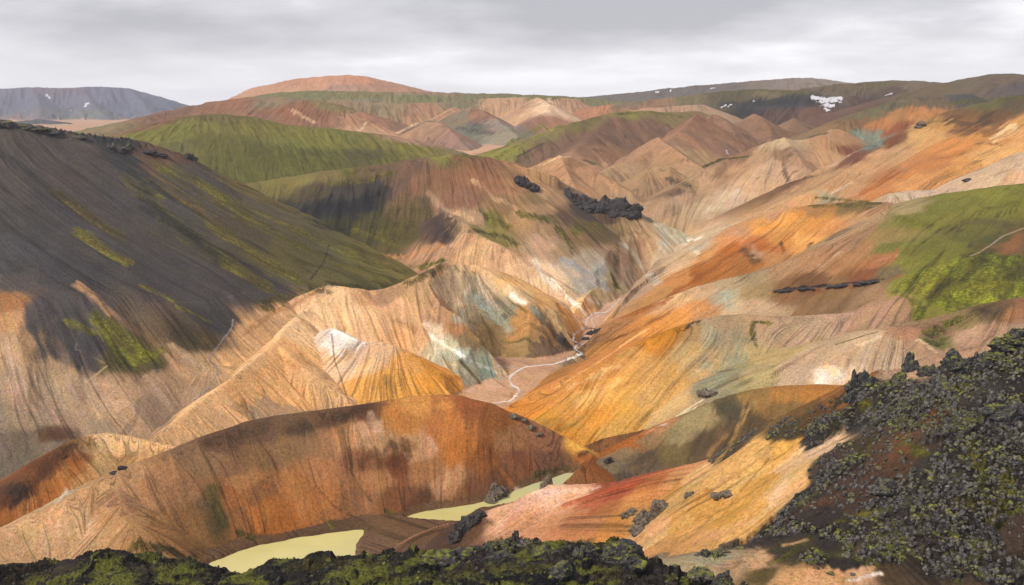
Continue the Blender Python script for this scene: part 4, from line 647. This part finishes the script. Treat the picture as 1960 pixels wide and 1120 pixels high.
# ------------------------------------------------------------------ water and snow
def plain_mat(name, col, rough=.6, spec=.3, bump=None, vary=.15, scale=.3):
    m, nt = new_mat(name); B = NB(nt); pos = B.n('ShaderNodeNewGeometry').outputs['Position']
    n = B.rng(B.noise(pos, scale, 5, .65), .3, .7, 1 - vary, 1 + vary)
    c = B.mix(1., col + (1,), B.n('ShaderNodeCombineXYZ', {0: n, 1: n, 2: n}).outputs[0], 'MULTIPLY')
    ins = {'Base Color': c, 'Roughness': rough}
    if bump: ins['Normal'] = B.n('ShaderNodeBump', {'Height': B.noise(pos, bump, 4), 'Strength': .35, 'Distance': .5}).outputs[0]
    bs = B.n('ShaderNodeBsdfPrincipled', ins); bs.inputs['Specular IOR Level'].default_value = spec
    B.n('ShaderNodeOutputMaterial', {0: bs.outputs[0]}); return m
def masked_sheet(name, strokes, mat, lift, thr=.35):
    M = 0
    for r, pts in strokes: M = np.maximum(M, T['stroke'](r, pts))
    return sheet(name, T, (M[:-1, :-1] > thr), mat, lift) if (M > thr).any() else None
MILKY = plain_mat('milky_yellow_water', (.43, .37, .14), .2, .4, None, .10, .02)
_nt = MILKY.node_tree; _B = NB(_nt); _bs = [n for n in _nt.nodes if n.type == 'BSDF_PRINCIPLED'][0]
_x = _B.n('ShaderNodeSeparateXYZ', {0: _B.n('ShaderNodeNewGeometry').outputs['Position']})
_src = _bs.inputs['Base Color'].links[0].from_socket
_nt.links.new(_B.mix(_B.rng(_x.outputs[1], 590, 640, 0, 1), _src, (.38, .37, .19, 1)), _bs.inputs['Base Color'])
P_ = [on_level(u, v) for u, v in [(300,1120),(350,1070),(450,1035),(560,1008),(690,990),(740,980),(800,958),(900,940),(950,930),(1010,905),(1085,885),(1130,888),(1100,930),(1060,960),(980,985),(905,1000),(800,1030),(740,1120)]]
pv_ = np.array([(x, y, -1.1) for x, y in P_], np.float32)
import mathutils.geometry as _mg
import mathutils
_tri = _mg.tessellate_polygon([[mathutils.Vector(p) for p in pv_]])
_tri = [t if np.cross(pv_[t[1]] - pv_[t[0]], pv_[t[2]] - pv_[t[0]])[2] > 0 else t[::-1] for t in _tri]
tag(mesh_np('pond', pv_, np.array(_tri), MILKY, False), kind='structure')
RIVER = plain_mat('silty_river_water', (.55, .51, .47), .3, .4, None, .2, .4)
tag(masked_sheet('river', [(4, [(1185,576),(1160,598),(1135,600),(1122,612),(1120,625),(1098,640),(1096,652),(1108,657),(1098,668),(1112,676)]), (5.4, [(1112,676),(1090,688),(1060,697),(1010,702),(985,712),(972,722),(978,738),(992,745),(988,757),(975,768),(945,772)]),
    (2.6, [(1160,598),(1130,612),(1137,625),(1128,640),(1110,648)]), (2, [(945,700),(990,706)])], RIVER, .1, .42), kind='structure')
STREAM = plain_mat('stony_stream_bed', (.17, .145, .125), .4, .4, None, .8, .8)
tag(masked_sheet('stream', [(3, [(445,615),(443,628),(425,652),(404,680),(400,690),(414,702),(416,716),(398,745),(372,768),(352,782),(330,802),(312,828)])], STREAM, .15, .45), kind='structure')
SNOW = plain_mat('old_snow', (.37, .36, .385), .7, .2, .4, .06, .1)
def snow(strokes, label, group=None):
    o = masked_sheet('snow_patch', strokes, SNOW, .8, .35)
    if o: tag(o, label, 'snow patch', group)
snow([(9, [(1560,188),(1575,192),(1606,189)]), (12, [(1574,195),(1600,194)]), (10, [(1578,203),(1590,204)]), (7, [(1580,210),(1583,212)])], 'large wedge of white snow lying in the hollow below the dark plateau edge')
snow([(3, [(1380,207),(1388,203)]), (3, [(1393,205),(1400,201)])], 'ragged snow scrap on the black face of the right plateau')
snow([(4.5, [(1442,195)])], 'small snow scrap beside a black cliff right of the ragged one')
snow([(2.5, [(1694,184),(1706,180)])], 'thin snow streak on the far hillside right of the large snow wedge')
snow([(3, [(1390,290),(1392,295)])], 'lone snow spot low in the brown badlands gully')
snow([(3, [(1281,177),(1287,175)])], 'small snow patch on the distant skyline plateau, the middle one')
snow([(2.5, [(1255,178),(1260,178)])], 'faintest snow patch, leftmost on the distant plateau')
snow([(3, [(1360,171),(1368,169)])], 'bright snow patch high on the distant plateau, right of the others')
snow([(4, [(88,185),(94,190)])], 'highest snow streak on the hazy blue mountain')
snow([(4.5, [(162,206),(168,198)])], 'widest snow streak in the gully of the hazy blue mountain')
snow([(3.5, [(131,211),(135,214)])], 'lowest small snow patch on the hazy blue mountain')

# ------------------------------------------------------------------ rocks
def ico(sub):
    t = (1 + 5 ** .5) / 2
    v = [(-1, t, 0), (1, t, 0), (-1, -t, 0), (1, -t, 0), (0, -1, t), (0, 1, t), (0, -1, -t), (0, 1, -t), (t, 0, -1), (t, 0, 1), (-t, 0, -1), (-t, 0, 1)]
    f = [(0,11,5),(0,5,1),(0,1,7),(0,7,10),(0,10,11),(1,5,9),(5,11,4),(11,10,2),(10,7,6),(7,1,8),(3,9,4),(3,4,2),(3,2,6),(3,6,8),(3,8,9),(4,9,5),(2,4,11),(6,2,10),(8,6,7),(9,8,1)]
    v = [np.array(p, float) / np.linalg.norm(p) for p in v]
    for _ in range(sub):
        c = {}; nf = []
        def mid(a, b):
            k = (min(a, b), max(a, b))
            if k not in c: p = v[a] + v[b]; v.append(p / np.linalg.norm(p)); c[k] = len(v) - 1
            return c[k]
        for a, b, d in f: ab, bd, da = mid(a, b), mid(b, d), mid(d, a); nf += [(a, ab, da), (b, bd, ab), (d, da, bd), (ab, bd, da)]
        f = nf
    return np.array(v, np.float32), np.array(f, np.int32)
RS = np.random.RandomState(11)
ICO = {k: ico(k) for k in (1, 2, 3, 4)}
def rock_shape(sub, seed, planes=13, rough=.12, stretch=(1, 1, 1)):
    rs = np.random.RandomState(seed); v, f = ICO[sub]
    n = rs.normal(size=(planes, 3)); n /= np.linalg.norm(n, axis=1)[:, None]; p = rs.uniform(.55, 1.0, planes)
    dt = v @ n.T; r = np.where(dt > .08, p / np.maximum(dt, .08), 9).min(1); r = np.minimum(r, 1.35)
    s = 2.3; o = seed * 3.7
    r = r * (1 + rough * (fbm(v[:, 0] * s + o, v[:, 1] * s + v[:, 2] * 1.7 * s, 3, 7) + .6 * np.abs(vnoise(v[:, 0] * 5 + o, v[:, 2] * 5 + v[:, 1] * 4, 9))))
    return (v * r[:, None] * np.array(stretch)).astype(np.float32), f
def rock_material(name, base, light, moss, mossy):
    m, nt = new_mat(name); B = NB(nt); geo = B.n('ShaderNodeNewGeometry'); pos = geo.outputs['Position']
    a = B.noise(pos, .9, 6, .75); b = B.noise(pos, .25, 3, .6)
    c = B.mix(B.rng(a, .42, .66, 0, 1), base + (1,), light + (1,))
    oi = B.n('ShaderNodeObjectInfo').outputs['Random']
    c = B.mix(1., c, B.n('ShaderNodeCombineXYZ', {0: B.rng(b, .3, .7, .6, 1.4), 1: B.rng(b, .3, .7, .6, 1.4), 2: B.rng(b, .3, .7, .65, 1.4)}).outputs[0], 'MULTIPLY')
    if mossy:
        nz = B.n('ShaderNodeSeparateXYZ', {0: geo.outputs['Normal']}).outputs[2]
        mo = B.mth('MULTIPLY', B.rng(B.mth('ADD', nz, B.rng(a, .3, .7, -.2, .2)), .55, .8, 0, 1), B.rng(B.noise(pos, .1, 4, .6), .5 - mossy * .12, .6 - mossy * .12, 0, 1))
        mc = B.mix(B.rng(B.noise(pos, .8, 4, .7), .38, .62, 0, 1), tuple(x * .28 for x in moss) + (1,), moss + (1,))
        c = B.mix(mo, c, mc)
    bp = B.n('ShaderNodeBump', {'Height': B.noise(pos, 2.2, 5, .7), 'Strength': .8, 'Distance': .35})
    bs = B.n('ShaderNodeBsdfPrincipled', {'Base Color': c, 'Roughness': .9, 'Normal': bp.outputs[0]}); bs.inputs['Specular IOR Level'].default_value = .2
    B.n('ShaderNodeOutputMaterial', {0: bs.outputs[0]}); return m
LAVA = rock_material('mossy_lava_rock', (.012, .012, .015), (.075, .066, .058), (.15, .15, .02), .6)
LAVA2 = rock_material('bare_lava_rock', (.014, .014, .017), (.14, .12, .10), (.17, .17, .02), .28)
TUFF = rock_material('brown_tuff_rock', (.05, .04, .03), (.20, .15, .10), (.1, .1, .02), 0)
BLACK = rock_material('black_crag_rock', (.012, .012, .014), (.075, .06, .05), (.1, .1, .02), 0)
LAVA_FAR = rock_material('dark_scree_rock', (.02, .02, .022), (.11, .09, .08), (.12, .12, .03), .3)

X, Y, Z, R = T['X'], T['Y'], T['Z'], T['R']
def ground_z(x, y):
    r = math.hypot(x, y); i = min(max(np.searchsorted(T['rr'], r), 1), len(T['rr']) - 1); j = int(round((math.atan2(x, y) - T['az'][0]) / (T['az'][-1] - T['az'][0]) * (len(T['az']) - 1)))
    return float(Z[i, min(max(j, 0), Z.shape[1] - 1)])
# cell area weights: scatter evenly over the land, wherever the lava lies
soil = (T['own'] == T['hills'].index('lava_slope')) & (R < 470) & (T['col'].mean(-1) < .075)
wt = np.maximum(T['lava'] * .75, .22 * soil)
cand = ((T['lava'] > .45) | soil) & (R < 520)
ci, cj = np.nonzero(cand)
area = (R[ci, cj] * (T['az'][1] - T['az'][0])) * np.gradient(T['rr'])[ci]
hn = np.array([h in ('fore_lava', 'fore_left') for h in T['hills']])[T['own'][ci, cj]]
def scatter(sel, n, rs):
    w = area * sel; w = w / w.sum(); k = rs.choice(len(ci), n, p=w)
    return ci[k], cj[k]
VAR = []
for k in range(14):
    st = RS.uniform(.7, 1.15, 3); st[2] *= RS.uniform(.7, 1.2)
    v, f = rock_shape(3, 100 + k, 12, .2, st); me = bpy.data.meshes.new('lava_boulder'); tmp = mesh_np('lava_boulder', v, f, LAVA, False); VAR.append(tmp.data); bpy.data.objects.remove(tmp)
def place(mesh, x, y, z, s, rs, label, group, name='lava_boulder', cat='boulder', tall=1.):
    o = bpy.data.objects.new(name, mesh); scene.collection.objects.link(o); o.location = (x, y, z)
    o.rotation_euler = (rs.uniform(-.35, .35), rs.uniform(-.35, .35), rs.uniform(0, 6.28)); o.scale = (s, s, s * tall); tag(o, label, cat, group); return o
rs = np.random.RandomState(5)
for near, n, smin, smax, lab, grp in ((True, 140, .3, 1.2, 'black lava boulder with yellow-green moss on the near ridge at the bottom edge', 'mossy lava boulders on the near ridge'),
                                      (False, 160, .35, 1.5, 'dark angular lava boulder on the rubble slope at the lower right', 'lava boulders on the right-hand rubble slope')):
    ii, jj = scatter((hn == near) * (T['lava'][ci, cj] > .7) * (1.0 if not near else 1.0), n, rs)
    for a, b in zip(ii, jj):
        s = smin + (smax - smin) * rs.rand() ** 3
        place(VAR[rs.randint(len(VAR))], float(X[a, b]), float(Y[a, b]), float(Z[a, b]) + s * .15, s, rs, lab, grp, tall=rs.uniform(.7, 1.3))
# the countless small stones between them
SM = [rock_shape(1, 300 + k, 9, .15, RS.uniform(.7, 1.2, 3)) for k in range(16)]
def rubble(name, ii, jj, smin, smax, mat, rs, power=3.):
    V, Fc, off = [], [], 0
    for a, b in zip(ii, jj):
        v, f = SM[rs.randint(len(SM))]; s = smin + (smax - smin) * rs.rand() ** power; an = rs.rand() * 6.28; c_, s_ = math.cos(an), math.sin(an)
        w = np.empty_like(v); w[:, 0] = v[:, 0] * c_ - v[:, 1] * s_; w[:, 1] = v[:, 0] * s_ + v[:, 1] * c_; w[:, 2] = v[:, 2]
        w = w * s + np.array([X[a, b] + rs.uniform(-.4, .4), Y[a, b] + rs.uniform(-.4, .4), Z[a, b] + s * .2], np.float32)
        V.append(w); Fc.append(f + off); off += len(v)
    return tag(mesh_np(name, np.concatenate(V), np.concatenate(Fc), mat, False), kind='stuff')
ii, jj = scatter((~hn) * wt[ci, cj] * (1 - .7 * T['green'][ci, cj]), 22000, rs); rubble('lava_rubble', ii, jj, .08, 1.0, LAVA2, rs, 5.)
ii, jj = scatter(hn * T['lava'][ci, cj], 7000, rs); rubble('lava_rubble', ii, jj, .1, .8, LAVA, rs, 4.)

def crag(name, parts, mat, label, cat, seed, sub=3, group=None, D0=None):
    """one outcrop grown from several knobs; a knob is (u, v of its foot, half-width, height, in photo units)"""
    V, Fc, off = [], [], 0; org = None; rs = np.random.RandomState(seed)
    for k, (u, v, hw, ht) in enumerate(parts):
        p = hit(u, v) if D0 is None else np.array(at(u, v, D0))
        if p is None: continue
        D = math.hypot(p[0], p[1]); m = D / F
        if org is None: org = p.copy()
        for q in range(7):
            vv, ff = rock_shape(sub, seed * 31 + k * 7 + q, 15, .2, (1, 1, 1)); sx = hw * m * rs.uniform(.7, 1.25); sz = ht * m * (rs.uniform(.4, .85) if q else .8)
            ox, oy = ((rs.rand() - .5) * hw * m * 1.3, (rs.rand() - .4) * hw * m) if q else (0, 0)
            w = vv * np.array([sx, sx, sz]) ; w[:, 0] += ox + p[0] - org[0]; w[:, 1] += oy + p[1] - org[1]; w[:, 2] += p[2] - org[2] + sz * .08
            V.append(w); Fc.append(ff + off); off += len(w)
    if not V: return
    o = mesh_np(name, np.concatenate(V), np.concatenate(Fc), mat, False); o.location = org; return tag(o, label, cat, group)
crag('lava_crag', [(1070,404,12,20),(1084,400,14,29),(1098,397,15,32),(1118,399,17,23),(1142,399,17,18),(1162,400,17,24),(1183,403,17,25),(1202,409,15,23),(1213,418,10,18)], BLACK, 'wide black lava crag capping the brown slope above the river valley', 'crag', 3, D0=1488)
crag('rock_outcrop', [(995,352,8,16),(1008,356,9,14),(1020,362,9,12)], BLACK, 'small dark outcrop on the shoulder left of the wide black crag', 'crag', 4)
crag('rock_outcrop', [(215,284,9,9),(225,288,8,9),(236,288,8,8),(246,284,6,7)], LAVA_FAR, 'speckled crag on the skyline of the dark mountain', 'crag', 5)
crag('rock_outcrop', [(360,303,5,10),(370,306,5,9)], BLACK, 'twin dark stones on the falling skyline of the dark mountain', 'crag', 6)
crag('rock_outcrop', [(60,246,14,7),(45,243,9,5)], LAVA_FAR, 'low rounded tooth on the skyline, second from the left edge', 'crag', 7)
crag('rock_outcrop', [(108,256,9,7),(97,252,7,5)], LAVA_FAR, 'blunt tooth on the dark skyline, third from the left edge', 'crag', 8)
crag('rock_outcrop', [(12,240,10,7)], LAVA_FAR, 'leftmost tooth on the dark mountain skyline', 'crag', 9)
crag('rock_outcrop', [(150,264,9,5)], LAVA_FAR, 'low tooth on the dark skyline before the speckled crag', 'crag', 10)
crag('rock_outcrop', [(290,291,10,5),(310,298,8,4)], BLACK, 'dark ledge on the skyline just past the speckled crag', 'crag', 12)
crag('rock_outcrop', [(1345,757,8,14),(1356,758,9,12),(1366,756,6,8)], TUFF, 'lone knobbly brown outcrop on the big orange slope', 'crag', 13)
crag('rock_spire', [(1048,938,9,32),(1040,940,7,18),(1058,941,8,16)], TUFF, 'pointed brown rock spire in front of the far end of the pond', 'rock spire', 14, D0=484)
crag('rock_outcrop', [(950,950,13,22),(965,944,9,14),(938,965,9,14)], TUFF, 'brown crag at the left end of the pink ridge by the pond', 'crag', 15)
crag('rock_outcrop', [(905,1000,12,22),(885,1015,12,20),(918,985,8,12),(870,1030,12,18)], BLACK, 'dark mossy crag below the pink ridge at the pond bank', 'crag', 16)
crag('rock_outcrop', [(1235,1000,15,30),(1255,985,14,26),(1268,975,9,16),(1222,1018,12,16)], TUFF, 'large ribbed grey-brown outcrop on the pink and orange slope', 'crag', 17)
crag('rock_outcrop', [(1197,990,7,12),(1211,982,7,12)], TUFF, 'pair of small outcrops left of the large ribbed one', 'crag', 18)
crag('rock_outcrop', [(1317,950,7,9),(1325,946,5,6)], TUFF, 'small round outcrop between the ribbed outcrop and a scrub patch', 'crag', 19)
crag('rock_outcrop', [(1375,950,10,5),(1392,946,11,6)], TUFF, 'flat grey patch of rough rock high on the orange slope', 'crag', 20)
crag('rock_outcrop', [(1130,640,6,8),(1142,636,5,8),(1120,650,6,6)], BLACK, 'black stones at the river bend below the orange bank', 'crag', 21)
crag('rock_outcrop', [(1074,652,7,9)], BLACK, 'dark rock at the foot of the ochre cone by the river', 'crag', 22)
crag('rock_outcrop', [(1852,346,6,4)], BLACK, 'lone dark rock on the pale slope under the long ridge', 'crag', 23)
crag('rock_outcrop', [(1765,240,6,6),(1757,244,5,4)], TUFF, 'grey crag jutting from the crest of the long ridge', 'crag', 24)
crag('rock_outcrop', [(985,798,7,7),(1003,806,6,6),(1018,818,6,7),(1030,832,6,5)], TUFF, 'string of knobbly rocks on the right shoulder of the red hill', 'crag', 25)
crag('rock_outcrop', [(1165,884,6,9)], BLACK, 'dark stone at the foot of the rust-red knob', 'crag', 26)
crag('rock_outcrop', [(236,897,6,5),(215,906,6,3)], BLACK, 'dark stones on the ridge left of the red hill', 'crag', 27)
crag('rock_ledge', [(1490,557,8,2),(1503,556,9,2.4),(1517,555,8,2)], BLACK, 'leftmost dark rock ledge on the brown striped slope', 'rock ledge', 28)
crag('rock_ledge', [(1540,553,9,2.2),(1553,552,8,2)], BLACK, 'second dark rock ledge from the left on the brown striped slope', 'rock ledge', 58)
crag('rock_ledge', [(1592,549,9,1.8),(1606,548,9,2.2),(1620,547,8,2)], BLACK, 'third dark rock ledge from the left on the brown striped slope', 'rock ledge', 48)
crag('rock_ledge', [(1648,545,9,2.2),(1662,541,9,2.6),(1678,538,8,2)], BLACK, 'dark rock ledge on the brown striped slope nearest the moss field', 'rock ledge', 49)
crag('lava_spire', [(1743,706,9,26),(1752,708,9,16)], LAVA, 'tall pointed black lava spire on the crest of the rubble slope', 'rock spire', 30)
crag('lava_crag', [(1640,740,13,28),(1655,735,12,26),(1670,742,13,18),(1630,765,10,18)], LAVA, 'moss-topped black crag, the first knob where the rubble slope steps up', 'crag', 31)
crag('lava_crag', [(1815,700,13,26),(1830,700,14,20),(1850,702,14,22),(1800,712,8,14)], LAVA, 'broad mossy lava block on the crest right of the spire', 'crag', 32)
crag('lava_crag', [(1770,712,10,12),(1785,712,10,14),(1718,730,10,16)], LAVA, 'low broken lava teeth between the spire and the broad block', 'crag', 33)
crag('lava_crag', [(1925,665,16,26),(1945,655,18,26),(1960,650,14,20),(1905,690,14,14)], LAVA, 'highest moss-topped lava crag at the right edge of the photo', 'crag', 34)
crag('lava_crag', [(1805,745,12,34),(1812,750,10,20)], LAVA2, 'smooth grey lava pillar standing below the crest', 'crag', 35)
crag('lava_crag', [(1935,800,16,26),(1950,790,15,20),(1915,790,15,16)], LAVA, 'mossy lava hump under the highest crag on the right', 'crag', 36)
crag('lava_crag', [(1700,930,14,14),(1690,940,14,14)], LAVA2, 'rounded cluster of grey lava in the middle of the rubble slope', 'crag', 37)
crag('lava_crag', [(1130,1060,14,28),(1110,1065,14,22)], LAVA, 'mossy lava knob on the near ridge with a notched top', 'crag', 38)
crag('lava_crag', [(1190,1065,24,30),(1215,1080,18,26),(1170,1065,16,20)], LAVA, 'tall dark crag on the near ridge below the orange slope', 'crag', 39)
crag('lava_spire', [(985,1040,7,26),(975,1050,10,22)], LAVA, 'thin mossy lava horn rising at the left of the pink slope', 'rock spire', 40)
crag('lava_crag', [(940,1060,18,26),(910,1060,18,22),(960,1070,18,24)], LAVA, 'mossy humped crag left of the thin lava horn', 'crag', 41)
crag('lava_crag', [(860,1070,24,22),(830,1075,18,18)], LAVA, 'lava hump with a thick moss cushion, left of the humped crag', 'crag', 42)
crag('lava_crag', [(1335,1098,14,18),(1350,1102,12,14)], LAVA2, 'bare black boulder heap beside the pale patch of ground', 'crag', 43)
crag('lava_crag', [(1385,1115,14,22),(1375,1118,12,18)], LAVA, 'mossy crag at the right end of the near lava ridge', 'crag', 44)
crag('lava_crag', [(1040,1065,20,22),(1065,1070,20,20),(1080,1095,20,24)], LAVA, 'wide mossy lava hump between the thin horn and the notched knob', 'crag', 45)
crag('stone', [(1590,1098,5,5)], LAVA2, 'square dark stone lying on the pale orange ground', 'stone', 46, sub=2)
crag('stone', [(1633,1100,4,3)], LAVA2, 'smaller dark stone right of the square one', 'stone', 47, sub=2)

# ------------------------------------------------------------------ hikers on the zigzag path
import bmesh
def skinned(name, verts, edges, radii, mat, parent=None, root=0):
    bm = bmesh.new(); sl = bm.verts.layers.skin.verify(); vs_ = [bm.verts.new(v) for v in verts]
    for v, r in zip(vs_, radii): v[sl].radius = (r, r)
    vs_[root][sl].use_root = True
    for a, b in edges: bm.edges.new((vs_[a], vs_[b]))
    me = bpy.data.meshes.new(name); bm.to_mesh(me); bm.free(); me.materials.append(mat)
    o = bpy.data.objects.new(name, me); scene.collection.objects.link(o); o.parent = parent
    o.modifiers.new('skin', 'SKIN'); s = o.modifiers.new('sub', 'SUBSURF'); s.levels = s.render_levels = 1; return o
SKIN = plain_mat('skin', (.45, .28, .2)); HAIR = plain_mat('dark_hair', (.05, .035, .03))
def hiker(u, v, jacket, label, face):
    p = hit(u, v)
    V = [(0,0,.92),(0,0,1.15),(0,.02,1.38),(0,.03,1.50),(0,.04,1.62),(.19,0,1.38),(.24,.05,1.12),(.22,.2,.95),(-.19,0,1.38),(-.24,-.02,1.12),(-.22,.12,.92),(.1,0,.88),(.12,.12,.5),(.12,.05,.08),(.12,.2,.05),(-.1,0,.88),(-.12,.02,.48),(-.12,-.18,.1),(-.12,-.06,.05)]
    E = [(0,1),(1,2),(2,3),(3,4),(2,5),(5,6),(6,7),(2,8),(8,9),(9,10),(0,11),(11,12),(12,13),(13,14),(0,15),(15,16),(16,17),(17,18)]
    Rr = [.13,.13,.14,.06,.10,.07,.05,.04,.07,.05,.04,.09,.065,.05,.04,.09,.065,.05,.04]
    o = skinned('person', V, E, Rr, SKIN); o.location = p; o.rotation_euler = (0, 0, face)
    skinned('jacket', V[:3] + V[5:7] + V[8:10], [(0,1),(1,2),(2,3),(3,4),(2,5),(5,6)], [.16,.155,.165,.09,.07,.09,.07], jacket, o)
    skinned('trousers', [V[0]] + V[11:14] + V[15:18], [(0,1),(1,2),(2,3),(0,4),(4,5),(5,6)], [.15,.11,.085,.07,.11,.085,.07], plain_mat('dark_cloth', (.04, .04, .05)), o)
    skinned('hair', [(0,.02,1.64),(0,0,1.70),(0,-.03,1.62)], [(0,1),(1,2)], [.10,.085,.08], HAIR, o)
    tag(o, label, 'person')
hiker(223, 742, plain_mat('white_cloth', (.75, .75, .75)), 'hiker in a white jacket walking on the upper bend of the zigzag path', -1.2)
hiker(222, 765, plain_mat('black_cloth', (.02, .02, .025)), 'hiker in dark clothes on the lower bend of the zigzag path', 1.2)
print('things', _t.time() - _t0)

# ------------------------------------------------------------------ air
hb = mesh_np('haze', [(x, y, z) for z in (-12, 500) for x, y in ((-14000, -400), (14000, -400), (14000, 16500), (-14000, 16500))], [(3, 2, 1, 0), (4, 5, 6, 7), (0, 1, 5, 4), (1, 2, 6, 5), (2, 3, 7, 6), (3, 0, 4, 7)], None, False)
hm, hnt = new_mat('thin_haze'); HB = NB(hnt)
pv = HB.n('ShaderNodeVolumePrincipled', {'Color': (.86, .88, .98, 1), 'Density': 3.2e-5, 'Anisotropy': .2}); ho = HB.n('ShaderNodeOutputMaterial'); hnt.links.new(pv.outputs[0], ho.inputs['Volume'])
hb.data.materials.append(hm); tag(hb, kind='stuff')
